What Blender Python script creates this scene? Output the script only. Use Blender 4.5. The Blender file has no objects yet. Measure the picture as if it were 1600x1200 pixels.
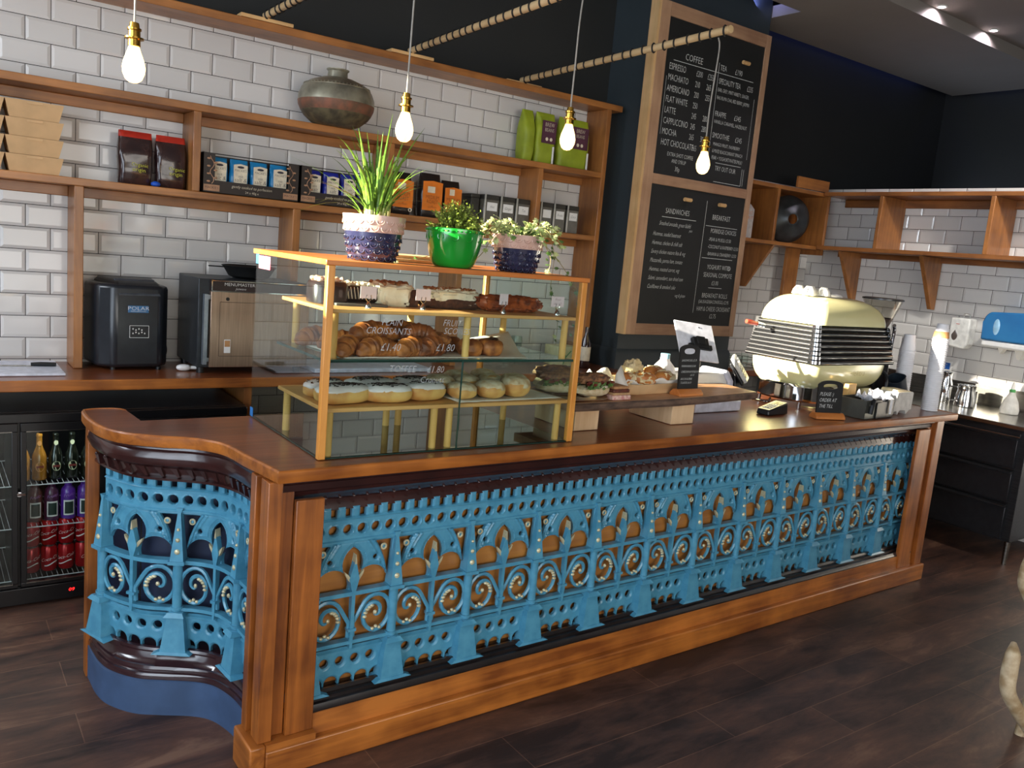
import bpy, math, random
import numpy as np
from mathutils import Vector, Matrix, noise
random.seed(7)
SC = bpy.context.scene
COL = SC.collection
PI = math.pi
R = math.radians

# ------------------------------------------------------------------ camera
cam_d = bpy.data.cameras.new('camera'); cam = bpy.data.objects.new('camera', cam_d); COL.objects.link(cam)
SC.camera = cam
cam_d.sensor_fit = 'HORIZONTAL'; cam_d.sensor_width = 36; cam_d.lens = 36*1303.6/1600
cam_d.clip_start = .05; cam_d.clip_end = 60
_yaw, _pit, _rol = .6281, -.1566, .0904
def _cam_matrix():
    fw = Vector((math.sin(_yaw)*math.cos(_pit), math.cos(_yaw)*math.cos(_pit), math.sin(_pit)))
    rt = Vector((math.cos(_yaw), -math.sin(_yaw), 0)); up = rt.cross(fw)
    r2 = math.cos(_rol)*rt + math.sin(_rol)*up; u2 = -math.sin(_rol)*rt + math.cos(_rol)*up
    M = Matrix(((r2.x, u2.x, -fw.x, -.4156), (r2.y, u2.y, -fw.y, -4.4637), (r2.z, u2.z, -fw.z, 1.6668), (0, 0, 0, 1)))
    return M
cam.matrix_world = _cam_matrix()

# ------------------------------------------------------------------ world, sun, exposure
SC.view_settings.view_transform = 'Standard'; SC.view_settings.look = 'None'
SC.view_settings.gamma = 1; SC.view_settings.use_curve_mapping = False
SC.view_settings.exposure = 0.22
W_ = bpy.data.worlds.new('sky'); SC.world = W_; W_.use_nodes = True
W_.node_tree.nodes['Background'].inputs[0].default_value = (.62, .75, 1, 1)
W_.node_tree.nodes['Background'].inputs[1].default_value = 1.2
sun_d = bpy.data.lights.new('sun', 'SUN'); sun = bpy.data.objects.new('sun', sun_d); COL.objects.link(sun)
sun_d.energy = 32; sun_d.angle = R(.6); sun_d.color = (1, .9, .74)
sun.rotation_euler = Vector((1, -.18, -.24)).to_track_quat('-Z', 'Y').to_euler()
def area(name, loc, target, sx, sy, power, color):
    d = bpy.data.lights.new(name, 'AREA'); d.shape = 'RECTANGLE'; d.size = sx; d.size_y = sy; d.energy = power; d.color = color
    o = bpy.data.objects.new(name, d); COL.objects.link(o); o.location = loc
    o.rotation_euler = (Vector(target)-Vector(loc)).to_track_quat('-Z', 'Z').to_euler()
    return o
# daylight entering through the shop's glazing
area('daylight_side_window', (-2.54, -4.2, 1.75), (0, -4.2, 1.55), 3.6, 2.4, 108, (.78, .88, 1))
area('daylight_front_window', (.7, -7.9, 1.6), (1.2, 0, 1.4), 4.2, 2.4, 95, (1, .96, .9))
area('daylight_clerestory', (-2.5, -.85, 2.65), (2.6, -1.1, 1.5), 1.5, .8, 48, (.85, .92, 1))
def fill_spot(name, loc, target, power, size):
    d = bpy.data.lights.new(name, 'SPOT'); d.energy = power; d.spot_size = R(size); d.spot_blend = 1; d.color = (1, .95, .88); d.shadow_soft_size = .05
    o = bpy.data.objects.new(name, d); COL.objects.link(o); o.location = loc; o.rotation_euler = (Vector(target)-Vector(loc)).to_track_quat('-Z', 'Y').to_euler()
# unseen spot lamps added to brighten the right tiled wall
fill_spot('right_wall_fill', (4.3, -3.0, 3.5), (5.9, -1.5, 1.4), 190, 62)
fill_spot('right_wall_fill', (3.9, -4.2, 3.5), (5.9, -2.0, 1.4), 150, 60)
area('led_cove_rear', (5.9, -.07, 3.60), (5.9, -.05, 3.0), 2.6, .04, .7, (.16, .24, 1))
area('led_cove_side', (7.54, -1.6, 3.6), (7.56, -1.6, 3.0), .04, 2.6, .5, (.16, .24, 1))
area('led_cove_pillar', (4.1, -.48, 3.7), (4.4, -.4, 4.1), .7, .15, 5.0, (.35, .38, 1))

# ------------------------------------------------------------------ materials
def lin(c):
    return tuple((x/255/12.92 if x/255 <= .04045 else ((x/255+.055)/1.055)**2.4) for x in c) + (1,)
MATS = {}
def _new(name):
    m = bpy.data.materials.new(name); m.use_nodes = True
    nt = m.node_tree; b = nt.nodes['Principled BSDF']
    MATS[name] = m
    return m, nt, b
def N(nt, t, **kw):
    n = nt.nodes.new(t)
    for k, v in kw.items():
        if k == 'inp':
            for a, c in v.items(): n.inputs[a].default_value = c
        else: setattr(n, k, v)
    return n
def L(nt, a, b): nt.links.new(a, b)
def mat(name, c, rough=.5, metal=0, coat=0, vary=.12, scale=30, bump=0, emit=None, es=0, c2=None, stretch=(1, 1, 1), trans=0, alpha=1, sss=0, coord='Object', spec=.5, detail=3):
    """procedural material: base colour broken up by noise between c and c2"""
    if name in MATS: return MATS[name]
    m, nt, b = _new(name)
    tc = N(nt, 'ShaderNodeTexCoord'); mp = N(nt, 'ShaderNodeMapping'); mp.inputs['Scale'].default_value = stretch
    L(nt, tc.outputs[coord], mp.inputs[0])
    nz = N(nt, 'ShaderNodeTexNoise', inp={'Scale': scale, 'Detail': detail}); L(nt, mp.outputs[0], nz.inputs['Vector'])
    cr = N(nt, 'ShaderNodeValToRGB'); L(nt, nz.outputs['Fac'], cr.inputs[0])
    a = lin(c)
    if c2 is None: a2 = tuple(x*(1-vary) for x in a[:3])+(1,); a1 = tuple(min(1, x*(1+vary)) for x in a[:3])+(1,)
    else: a1, a2 = a, lin(c2)
    cr.color_ramp.elements[0].position = .36; cr.color_ramp.elements[1].position = .64
    cr.color_ramp.elements[0].color = a2; cr.color_ramp.elements[1].color = a1
    L(nt, cr.outputs[0], b.inputs['Base Color'])
    b.inputs['Roughness'].default_value = rough; b.inputs['Metallic'].default_value = metal
    b.inputs['Coat Weight'].default_value = coat; b.inputs['Coat Roughness'].default_value = .12
    b.inputs['Specular IOR Level'].default_value = spec
    if trans: b.inputs['Transmission Weight'].default_value = trans
    if alpha < 1: b.inputs['Alpha'].default_value = alpha
    if sss:
        b.inputs['Subsurface Weight'].default_value = sss; b.inputs['Subsurface Radius'].default_value = (.01, .006, .004); b.inputs['Subsurface Scale'].default_value = 1
    if emit: b.inputs['Emission Color'].default_value = lin(emit); b.inputs['Emission Strength'].default_value = es
    if bump:
        bp = N(nt, 'ShaderNodeBump', inp={'Strength': .6, 'Distance': bump}); L(nt, nz.outputs['Fac'], bp.inputs['Height']); L(nt, bp.outputs[0], b.inputs['Normal'])
    return m
def wood(name, c1, c2, axis='x', rough=.38, coat=.25, fine=34, blot=4.5):
    if name in MATS: return MATS[name]
    m, nt, b = _new(name)
    tc = N(nt, 'ShaderNodeTexCoord'); mp = N(nt, 'ShaderNodeMapping')
    s = {'x': (.06, 1, 1), 'y': (1, .06, 1), 'z': (1, 1, .06)}[axis]
    mp.inputs['Scale'].default_value = s
    L(nt, tc.outputs['Object'], mp.inputs[0])
    n1 = N(nt, 'ShaderNodeTexNoise', inp={'Scale': fine, 'Detail': 5, 'Roughness': .6, 'Distortion': .6}); L(nt, mp.outputs[0], n1.inputs['Vector'])
    n2 = N(nt, 'ShaderNodeTexNoise', inp={'Scale': blot, 'Detail': 3}); L(nt, tc.outputs['Object'], n2.inputs['Vector'])
    ad = N(nt, 'ShaderNodeMath', operation='MULTIPLY_ADD', inp={1: .46}); L(nt, n1.outputs['Fac'], ad.inputs[0])
    ml = N(nt, 'ShaderNodeMath', operation='MULTIPLY', inp={1: .54}); L(nt, n2.outputs['Fac'], ml.inputs[0]); L(nt, ml.outputs[0], ad.inputs[2])
    cr = N(nt, 'ShaderNodeValToRGB'); L(nt, ad.outputs[0], cr.inputs[0])
    cr.color_ramp.elements[0].position = .38; cr.color_ramp.elements[1].position = .62
    cr.color_ramp.elements[0].color = lin(c2); cr.color_ramp.elements[1].color = lin(c1)
    L(nt, cr.outputs[0], b.inputs['Base Color'])
    b.inputs['Roughness'].default_value = rough; b.inputs['Coat Weight'].default_value = coat; b.inputs['Coat Roughness'].default_value = .2
    bp = N(nt, 'ShaderNodeBump', inp={'Strength': .25, 'Distance': .002}); L(nt, n1.outputs['Fac'], bp.inputs['Height']); L(nt, bp.outputs[0], b.inputs['Normal'])
    return m
def tile(name, axis, x0, z0, sign=1):
    """bevelled metro tiles 202 x 102 mm in running bond with dark grout"""
    m, nt, b = _new(name)
    tc = N(nt, 'ShaderNodeTexCoord'); sp = N(nt, 'ShaderNodeSeparateXYZ'); L(nt, tc.outputs['Object'], sp.inputs[0])
    def M(op, a, c=None, d=None):
        n = N(nt, 'ShaderNodeMath', operation=op)
        for i, v in enumerate((a, c, d)):
            if v is None: continue
            if isinstance(v, (int, float)): n.inputs[i].default_value = v
            else: L(nt, v, n.inputs[i])
        return n.outputs[0]
    u = M('DIVIDE', M('MULTIPLY', M('SUBTRACT', sp.outputs[axis], x0), sign), .202)
    v = M('DIVIDE', M('SUBTRACT', sp.outputs[2], z0), .102)
    row = M('FLOOR', v)
    par = M('FLOORED_MODULO', row, 2.0)
    u2 = M('ADD', u, M('MULTIPLY', M('SUBTRACT', 1.0, par), .5))
    fu = M('FRACT', M('ADD', u2, 100.0)); fv = M('FRACT', M('ADD', v, 100.0))
    du = M('MULTIPLY', M('MINIMUM', fu, M('SUBTRACT', 1.0, fu)), .202)
    dv = M('MULTIPLY', M('MINIMUM', fv, M('SUBTRACT', 1.0, fv)), .102)
    d = M('MINIMUM', du, dv)
    grout = M('LESS_THAN', d, .0016)
    h = M('MINIMUM', M('DIVIDE', M('MAXIMUM', M('SUBTRACT', d, .0016), 0.0), .013), 1.0)
    cell = N(nt, 'ShaderNodeCombineXYZ'); L(nt, M('FLOOR', u2), cell.inputs[0]); L(nt, row, cell.inputs[1])
    wn = N(nt, 'ShaderNodeTexWhiteNoise'); L(nt, cell.outputs[0], wn.inputs[0])
    mx = N(nt, 'ShaderNodeMix', data_type='RGBA'); L(nt, grout, mx.inputs[0])
    cr = N(nt, 'ShaderNodeValToRGB'); L(nt, wn.outputs[0], cr.inputs[0])
    cr.color_ramp.elements[0].color = lin((205, 203, 200)); cr.color_ramp.elements[1].color = lin((220, 218, 215))
    L(nt, cr.outputs[0], mx.inputs[6]); mx.inputs[7].default_value = lin((42, 36, 36))
    L(nt, mx.outputs[2], b.inputs['Base Color'])
    L(nt, M('MULTIPLY_ADD', grout, .6, .1), b.inputs['Roughness'])
    nz = N(nt, 'ShaderNodeTexNoise', inp={'Scale': 9, 'Detail': 1}); L(nt, tc.outputs['Object'], nz.inputs['Vector'])
    hh = M('ADD', h, M('MULTIPLY', nz.outputs['Fac'], .25))
    bp = N(nt, 'ShaderNodeBump', inp={'Strength': 1, 'Distance': .0035}); L(nt, hh, bp.inputs['Height']); L(nt, bp.outputs[0], b.inputs['Normal'])
    return m
def floor_mat():
    m, nt, b = _new('dark wood plank floor')
    tc = N(nt, 'ShaderNodeTexCoord')
    br = N(nt, 'ShaderNodeTexBrick', offset=.37, inp={'Scale': 1, 'Mortar Size': .0018, 'Brick Width': 1.22, 'Row Height': .195, 'Bias': 0})
    br.inputs['Color1'].default_value = (.2, .2, .2, 1); br.inputs['Color2'].default_value = (.8, .8, .8, 1); br.inputs['Mortar'].default_value = (1.5, 1.5, 1.5, 1)
    L(nt, tc.outputs['Object'], br.inputs['Vector'])
    mp = N(nt, 'ShaderNodeMapping'); mp.inputs['Scale'].default_value = (.28, 1, 1); L(nt, tc.outputs['Object'], mp.inputs[0])
    n1 = N(nt, 'ShaderNodeTexNoise', inp={'Scale': 7, 'Detail': 8, 'Roughness': .68, 'Distortion': .4}); L(nt, mp.outputs[0], n1.inputs['Vector'])
    bw = N(nt, 'ShaderNodeSeparateColor'); L(nt, br.outputs['Color'], bw.inputs[0])
    ad = N(nt, 'ShaderNodeMath', operation='MULTIPLY_ADD', inp={1: .16}); L(nt, bw.outputs[0], ad.inputs[0]); L(nt, n1.outputs['Fac'], ad.inputs[2])
    cr = N(nt, 'ShaderNodeValToRGB'); L(nt, ad.outputs[0], cr.inputs[0])
    e = cr.color_ramp.elements; e[0].position = .46; e[0].color = lin((46, 32, 28)); e[1].position = .76; e[1].color = lin((122, 90, 72))
    k = e.new(.56); k.color = lin((74, 52, 44)); k = e.new(.66); k.color = lin((94, 64, 51))
    L(nt, cr.outputs[0], b.inputs['Base Color'])
    b.inputs['Roughness'].default_value = .48
    bp = N(nt, 'ShaderNodeBump', inp={'Strength': .3, 'Distance': .0015}); L(nt, n1.outputs['Fac'], bp.inputs['Height']); L(nt, bp.outputs[0], b.inputs['Normal'])
    return m
def glass_mat(name, tint=(.93, .98, .96), refl=1.0, rough=0.0):
    m, nt, b = _new(name); nt.nodes.remove(b)
    out = nt.nodes['Material Output']
    t = N(nt, 'ShaderNodeBsdfTransparent'); t.inputs[0].default_value = tint+(1,)
    g = N(nt, 'ShaderNodeBsdfGlossy'); g.inputs['Roughness'].default_value = rough
    lw = N(nt, 'ShaderNodeLayerWeight', inp={'Blend': .5}); pw = N(nt, 'ShaderNodeMath', operation='POWER', inp={1: 5.0})
    L(nt, lw.outputs['Facing'], pw.inputs[0])
    ml = N(nt, 'ShaderNodeMath', operation='MULTIPLY_ADD', inp={1: .92*refl, 2: .04*refl}, use_clamp=True)
    L(nt, pw.outputs[0], ml.inputs[0])
    mx = N(nt, 'ShaderNodeMixShader'); L(nt, ml.outputs[0], mx.inputs[0]); L(nt, t.outputs[0], mx.inputs[1]); L(nt, g.outputs[0], mx.inputs[2])
    L(nt, mx.outputs[0], out.inputs[0])
    return m
WX = wood('orange stained pine along x', (190, 114, 46), (122, 64, 22), 'x')
WY = wood('orange stained pine along y', (190, 114, 46), (122, 64, 22), 'y')
WZ = wood('orange stained pine upright', (176, 102, 40), (108, 56, 20), 'z')
SX = wood('shelf pine along x', (178, 116, 58), (132, 82, 38), 'x', rough=.45)
SY = wood('shelf pine along y', (162, 102, 50), (116, 70, 34), 'y', rough=.45)
SZ = wood('shelf pine upright', (172, 112, 56), (126, 78, 38), 'z', rough=.45)
CT = wood('red brown varnished worktop', (146, 80, 44), (104, 54, 28), 'x', rough=.3, coat=.5)
MAHO = mat('dark mahogany paint', (58, 28, 26), rough=.25, coat=.6, c2=(42, 20, 20), scale=8)
BLACKP = mat('worn black paint', (34, 28, 28), rough=.3, coat=.4, c2=(24, 20, 20), scale=14, bump=.001)
IRON = mat('blue painted cast iron', (84, 152, 180), rough=.33, coat=.25, c2=(70, 138, 168), scale=26, bump=.0012)
GILT = mat('worn gilding', (208, 200, 164), rough=.35, metal=.3, vary=.2)
GLASS = glass_mat('clear glass'); GLASSG = glass_mat('green edged shelf glass', (.72, .9, .84), 1.2)
PINEY = wood('pale pine', (226, 186, 130), (200, 154, 98), 'x', rough=.6, coat=0)
PINEZ = wood('pale pine upright', (222, 184, 132), (196, 154, 102), 'z', rough=.6, coat=0)
OAKB = wood('yellow oak backing board', (188, 128, 62), (160, 102, 46), 'x', rough=.4)
NAVY = mat('near black navy wall paint', (32, 34, 34), rough=.7, vary=.05, scale=3)
PILL = mat('dark blue grey pillar paint', (50, 59, 64), rough=.5, vary=.05, scale=3)
STEEL = mat('brushed stainless steel', (170, 168, 162), rough=.22, metal=1, c2=(140, 138, 132), stretch=(1, .03, 1), scale=160)
CHROME = mat('polished chrome', (215, 217, 220), rough=.07, metal=1, vary=.03)
BLK = mat('black plastic', (22, 24, 27), rough=.35, vary=.2)
BLKM = mat('matt black metal', (16, 17, 18), rough=.55, vary=.2)
WHITE = mat('white plastic', (232, 232, 230), rough=.35, vary=.03)
CHALK = mat('chalkboard slate', (27, 29, 29), rough=.6, c2=(22, 24, 24), scale=5)
CHALKW = mat('chalk pen white', (214, 218, 216), rough=.8, vary=.1, scale=80)
CORD = mat('black twisted cord', (26, 24, 24), rough=.7)
KRAFT = mat('kraft card', (206, 168, 122), rough=.75, vary=.06, scale=12)
PAPER = mat('white baking paper', (226, 222, 212), rough=.6, vary=.04, scale=15)
BRASS = mat('polished brass', (214, 168, 74), rough=.2, metal=1, vary=.1)

# ------------------------------------------------------------------ mesh builder
class MB:
    def __init__(s, T=None): s.v = []; s.f = []; s.m = []; s.T = T or Matrix(); s.k = 0; s.map = None
    def P(s, p):
        if s.map: p = s.map(*p)
        q = s.T @ Vector(p); s.v.append((q.x, q.y, q.z)); return len(s.v)-1
    def F(s, *idx): s.f.append(tuple(idx)); s.m.append(s.k)
    def box(s, x0, x1, y0, y1, z0, z1):
        i = [s.P(p) for p in ((x0, y0, z0), (x1, y0, z0), (x1, y1, z0), (x0, y1, z0), (x0, y0, z1), (x1, y0, z1), (x1, y1, z1), (x0, y1, z1))]
        for q in ((3, 2, 1, 0), (4, 5, 6, 7), (0, 1, 5, 4), (1, 2, 6, 5), (2, 3, 7, 6), (3, 0, 4, 7)): s.F(*[i[a] for a in q])
        return s
    def hexa(s, b, t):
        """b, t: four points each, counter-clockwise from above"""
        i = [s.P(p) for p in list(b)+list(t)]
        for q in ((3, 2, 1, 0), (4, 5, 6, 7), (0, 1, 5, 4), (1, 2, 6, 5), (2, 3, 7, 6), (3, 0, 4, 7)): s.F(*[i[a] for a in q])
        return s
    def ring(s, c, ax, up, r, n): return [s.P(c+ax*(r*math.cos(2*PI*i/n))+up*(r*math.sin(2*PI*i/n))) for i in range(n)]
    def tube(s, pts, r, n=8, caps=True, flat=1.0):
        pts = [Vector(p) for p in pts]; rr = r if isinstance(r, (list, tuple)) else [r]*len(pts)
        prev = None; up = None
        for j, p in enumerate(pts):
            t = (pts[min(j+1, len(pts)-1)]-pts[max(j-1, 0)]).normalized()
            if up is None: up = t.orthogonal().normalized() if abs(t.z) > .9 else Vector((0, 0, 1)).cross(t).cross(t).normalized()
            up = (up-t*up.dot(t)).normalized(); ax = up.cross(t).normalized()
            cur = [s.P(p+ax*(rr[j]*math.cos(2*PI*i/n))+up*(rr[j]*flat*math.sin(2*PI*i/n))) for i in range(n)]
            if prev:
                for i in range(n): s.F(prev[i], cur[i], cur[(i+1) % n], prev[(i+1) % n])
            elif caps: s.F(*cur)
            prev = cur
        if caps: s.F(*prev[::-1])
        return s
    def cyl(s, p0, p1, r0, r1=None, n=20, caps=True): return s.tube([p0, p1], [r0, r0 if r1 is None else r1], n, caps)
    def lathe(s, prof, c=(0, 0, 0), n=32, closed=True, sq=0):
        prev = None
        for r, z in prof:
            cur = []
            for i in range(n):
                a = 2*PI*i/n; cx, cy = math.cos(a), math.sin(a)
                if sq:
                    k = 1/((abs(cx)**sq+abs(cy)**sq)**(1/sq)); cx, cy = cx*k, cy*k
                cur.append(s.P((c[0]+r*cx, c[1]+r*cy, c[2]+z)))
            if prev:
                for i in range(n): s.F(prev[i], prev[(i+1) % n], cur[(i+1) % n], cur[i])
            elif closed: s.F(*cur[::-1])
            prev = cur
        if closed: s.F(*prev)
        return s
    def prism(s, pts, z0, z1):
        n = len(pts); a = [s.P((p[0], p[1], z0)) for p in pts]; b = [s.P((p[0], p[1], z1)) for p in pts]
        s.F(*a[::-1]); s.F(*b)
        for i in range(n): s.F(a[i], a[(i+1) % n], b[(i+1) % n], b[i])
        return s
    def prismy(s, pts, y0, y1):
        """outline in x,z pushed along y"""
        n = len(pts); a = [s.P((p[0], y0, p[1])) for p in pts]; b = [s.P((p[0], y1, p[1])) for p in pts]
        s.F(*a); s.F(*b[::-1])
        for i in range(n): s.F(a[(i+1) % n], a[i], b[i], b[(i+1) % n])
        return s
    def prismx(s, pts, x0, x1):
        n = len(pts); a = [s.P((x0, p[0], p[1])) for p in pts]; b = [s.P((x1, p[0], p[1])) for p in pts]
        s.F(*a[::-1]); s.F(*b)
        for i in range(n): s.F(a[i], a[(i+1) % n], b[(i+1) % n], b[i])
        return s
    def sweep(s, path, prof, caps=True):
        """prof = closed loop of (outward, z); outward is to the right of travel"""
        path = [Vector(p).to_2d() if len(p) == 3 else Vector(p) for p in path]; prev = None; n = len(prof)
        for j, p in enumerate(path):
            a = (p-path[j-1]).normalized() if j else None
            b = (path[j+1]-p).normalized() if j < len(path)-1 else None
            if a is None: a = b
            if b is None: b = a
            na = Vector((a.y, -a.x)); nb = Vector((b.y, -b.x)); m = (na+nb); m = m/m.length; k = 1/max(.35, m.dot(na))
            cur = [s.P((p.x+m.x*o*k, p.y+m.y*o*k, z)) for o, z in prof]
            if prev:
                for i in range(n): s.F(prev[i], cur[i], cur[(i+1) % n], prev[(i+1) % n])
            elif caps: s.F(*cur)
            prev = cur
        if caps: s.F(*prev[::-1])
        return s
    def loft(s, pa, pb, prof):
        """profile points (f, z): f = 0 on path pa, 1 on path pb"""
        def rs(p, n=70):
            p = [Vector(q).to_2d() for q in p]; sg = [0]
            for a, b in zip(p, p[1:]): sg.append(sg[-1]+(b-a).length)
            out = []; k = 0
            for i in range(n):
                t = sg[-1]*i/(n-1)
                while k < len(p)-2 and sg[k+1] < t: k += 1
                out.append(p[k].lerp(p[k+1], (t-sg[k])/max(1e-9, sg[k+1]-sg[k])))
            return out
        A, B = rs(pa), rs(pb); n = len(prof); prev = None
        for a, b in zip(A, B):
            cur = [s.P((a.x+(b.x-a.x)*f, a.y+(b.y-a.y)*f, z)) for f, z in prof]
            if prev:
                for i in range(n): s.F(prev[i], cur[i], cur[(i+1) % n], prev[(i+1) % n])
            else: s.F(*cur)
            prev = cur
        s.F(*prev[::-1])
        return s
    def blob(s, c, rad, nu=20, nv=12, e=1.0, amp=0, fr=8, rz=0, lo=-1.0, fn=None, seed=0):
        """noisy superellipsoid; lo cuts the bottom flat at that fraction of the height"""
        c = Vector(c); rows = []
        for j in range(nv+1):
            ph = -PI/2+PI*j/nv; row = []
            for i in range(nu):
                th = 2*PI*i/nu
                sg = lambda a: math.copysign(abs(a)**e, a)
                x, y, z = sg(math.cos(ph))*sg(math.cos(th)), sg(math.cos(ph))*sg(math.sin(th)), sg(math.sin(ph))
                z = max(z, lo)
                p = Vector((x*rad[0], y*rad[1], z*rad[2]))
                if amp: p *= 1+amp*noise.noise(Vector((x, y, z))*fr/4+Vector((seed*3.1, seed, 0)))
                if fn: p = Vector(fn(p.x, p.y, p.z))
                q = Vector((p.x*math.cos(rz)-p.y*math.sin(rz), p.x*math.sin(rz)+p.y*math.cos(rz), p.z))
                row.append(q+c)
            rows.append(row)
        bot = s.P(sum(rows[0], Vector())/nu); top = s.P(sum(rows[-1], Vector())/nu)
        idx = [[s.P(q) for q in r] for r in rows[1:-1]]
        for i in range(nu):
            s.F(bot, idx[0][(i+1) % nu], idx[0][i]); s.F(top, idx[-1][i], idx[-1][(i+1) % nu])
            for j in range(len(idx)-1): s.F(idx[j][i], idx[j][(i+1) % nu], idx[j+1][(i+1) % nu], idx[j+1][i])
        return s
    def torus(s, c, nrm, Rr, r, n=16, m=6, a0=0, a1=2*PI):
        c = Vector(c); nrm = Vector(nrm).normalized(); u = nrm.orthogonal().normalized(); w = nrm.cross(u)
        full = abs(a1-a0-2*PI) < 1e-4; rows = []
        for i in range(n if full else n+1):
            a = a0+(a1-a0)*i/n; d = u*math.cos(a)+w*math.sin(a)
            rows.append([s.P(c+d*(Rr+r*math.cos(2*PI*k/m))+nrm*(r*math.sin(2*PI*k/m))) for k in range(m)])
        for i in range(len(rows)-(0 if full else 1)):
            A, B = rows[i], rows[(i+1) % len(rows)]
            for k in range(m): s.F(A[k], B[k], B[(k+1) % m], A[(k+1) % m])
        return s
    def poly(s, pts): s.F(*[s.P(p) for p in pts]); return s
    def raw(s, vs, fs):
        o = len(s.v)
        for p in vs: s.P(p)
        for f in fs: s.F(*[a+o for a in f])
        return s
    def build(s, name, mats, parent=None, bev=0, ang=35, solid=0):
        me = bpy.data.meshes.new(name)
        vs = s.v
        if parent is not None:
            I = WM[parent.name].inverted(); vs = [tuple(I @ Vector(p)) for p in s.v]
        me.from_pydata(vs, [], s.f)
        ms = mats if isinstance(mats, (list, tuple)) else [mats]
        for q in ms: me.materials.append(q)
        if len(ms) > 1: me.polygons.foreach_set('material_index', s.m)
        me.polygons.foreach_set('use_smooth', [True]*len(s.f)); me.set_sharp_from_angle(angle=R(ang)); me.update()
        o = bpy.data.objects.new(name, me); COL.objects.link(o)
        if parent is not None: o.parent = parent; WM[o.name] = WM[parent.name].copy()
        else: WM[o.name] = Matrix()
        if solid:
            q = o.modifiers.new('solid', 'SOLIDIFY'); q.thickness = solid; q.offset = 0
        if bev:
            q = o.modifiers.new('bevel', 'BEVEL'); q.width = bev; q.segments = 2; q.limit_method = 'ANGLE'; q.angle_limit = R(40)
        return o
WM = {}
def thing(name, label, cat, loc=(0, 0, 0), rz=0, group=None):
    o = bpy.data.objects.new(name, None); COL.objects.link(o); o.empty_display_size = .1
    o.location = loc; o.rotation_euler = (0, 0, rz); WM[o.name] = Matrix.Translation(Vector(loc)) @ Matrix.Rotation(rz, 4, 'Z')
    return tag(o, label, cat, group)
def tag(o, label, cat, group=None):
    o['label'] = label; o['category'] = cat
    if group: o['group'] = group
    return o
def struct(o): o['kind'] = 'structure'; return o
def dup(root, d=(0, 0, 0), rz=None, label=None, group=None, name=None):
    """copy of a thing or part with all below it, moved by d"""
    def rec(a, par):
        c = a.copy(); COL.objects.link(c)
        if par: c.parent = par
        for ch in a.children: rec(ch, c)
        return c
    c = rec(root, root.parent)
    c.location = Vector(root.location)+Vector(d)
    if rz is not None: c.rotation_euler = (0, 0, rz)
    if label: c['label'] = label
    if group: c['group'] = group
    return c
_tx = {}
def text_geo(s, align='CENTER'):
    key = (s, align)
    if key not in _tx:
        c = bpy.data.curves.new('t', 'FONT'); c.body = s; c.align_x = align; c.resolution_u = 2; c.size = 1; c.offset = -.012
        o = bpy.data.objects.new('t', c); COL.objects.link(o)
        bpy.context.view_layer.update()
        me = bpy.data.meshes.new_from_object(o.evaluated_get(bpy.context.evaluated_depsgraph_get()))
        _tx[key] = ([tuple(v.co) for v in me.vertices], [tuple(p.vertices) for p in me.polygons])
        bpy.data.objects.remove(o); bpy.data.curves.remove(c); bpy.data.meshes.remove(me)
    return _tx[key]
def text(mb, s, M, size, align='CENTER', shear=0, wide=1.0, fn=None):
    """lettering laid in the plane of M (x right, y up)"""
    vs, fs = text_geo(s, align)
    out = []
    for x, y, z in vs:
        p = Vector(((x*wide+shear*y)*size, y*size, 0))
        out.append(fn(p.x, p.y) if fn else M @ p)
    mb.raw(out, fs)
def plane_M(o, xd, yd):
    o, xd, yd = Vector(o), Vector(xd).normalized(), Vector(yd).normalized(); z = xd.cross(yd)
    return Matrix(((xd.x, yd.x, z.x, o.x), (xd.y, yd.y, z.y, o.y), (xd.z, yd.z, z.z, o.z), (0, 0, 0, 1)))
def spline(pts, n=8):
    """Catmull-Rom through the points"""
    P = [Vector(p) for p in pts]; P = [2*P[0]-P[1]]+P+[2*P[-1]-P[-2]]; out = []
    for i in range(1, len(P)-2):
        for k in range(n):
            t = k/n; a, b, c, d = P[i-1], P[i], P[i+1], P[i+2]
            out.append(.5*((2*b)+(c-a)*t+(2*a-5*b+4*c-d)*t*t+(3*b-a-3*c+d)*t*t*t))
    return out+[P[-2]]

# ================================================================== THE ROOM
struct(MB().box(-2.6, 7.7, -8.0, .12, -.05, 0).build('floor', floor_mat()))
struct(MB().box(-2.6, 7.7, 0, .12, 2.404, 4.1).build('wall_back', NAVY))
struct(MB().box(-2.6, 3.40, -.012, 0, .0, 2.625).build('wall_back_tiled', tile('metro tiles back wall', 0, 0, 2.5)))
bpy.data.objects['wall_back_tiled'].name = 'trim_1'
struct(MB().box(-2.6, 5.95, 0, .12, 0, 2.404).build('wall_rear', tile('metro tiles back wall right part', 0, .08, 1.804+.042)))
struct(MB().box(5.82, 5.95, -8.0, 0, 0, 2.416).build('wall_right', tile('metro tiles right wall', 1, -.556+.101, 1.804, -1)))
struct(MB().box(7.6, 7.7, -8.0, 0, 0, 4.1).build('wall_far_right', NAVY))
wl = MB()
wl.box(-2.72, -2.6, -8, 0.12, 0, .5); wl.box(-2.72, -2.6, -2.3, .12, .5, 2.2); wl.box(-2.72, -2.6, -8, .12, 3.1, 4.1)
wl.box(-2.72, -2.6, -8, -6.2, .5, 3.1); wl.box(-2.72, -2.6, -2.3, -1.62, 2.2, 3.1); wl.box(-2.72, -2.6, -.02, .12, 2.2, 3.1); wl.box(-2.72, -2.6, -6.2, -2.3, 2.9, 3.1)
LW = mat('warm grey plaster', (150, 142, 132), rough=.8, vary=.04)
struct(wl.build('wall_left', LW))
wf = MB()
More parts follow.
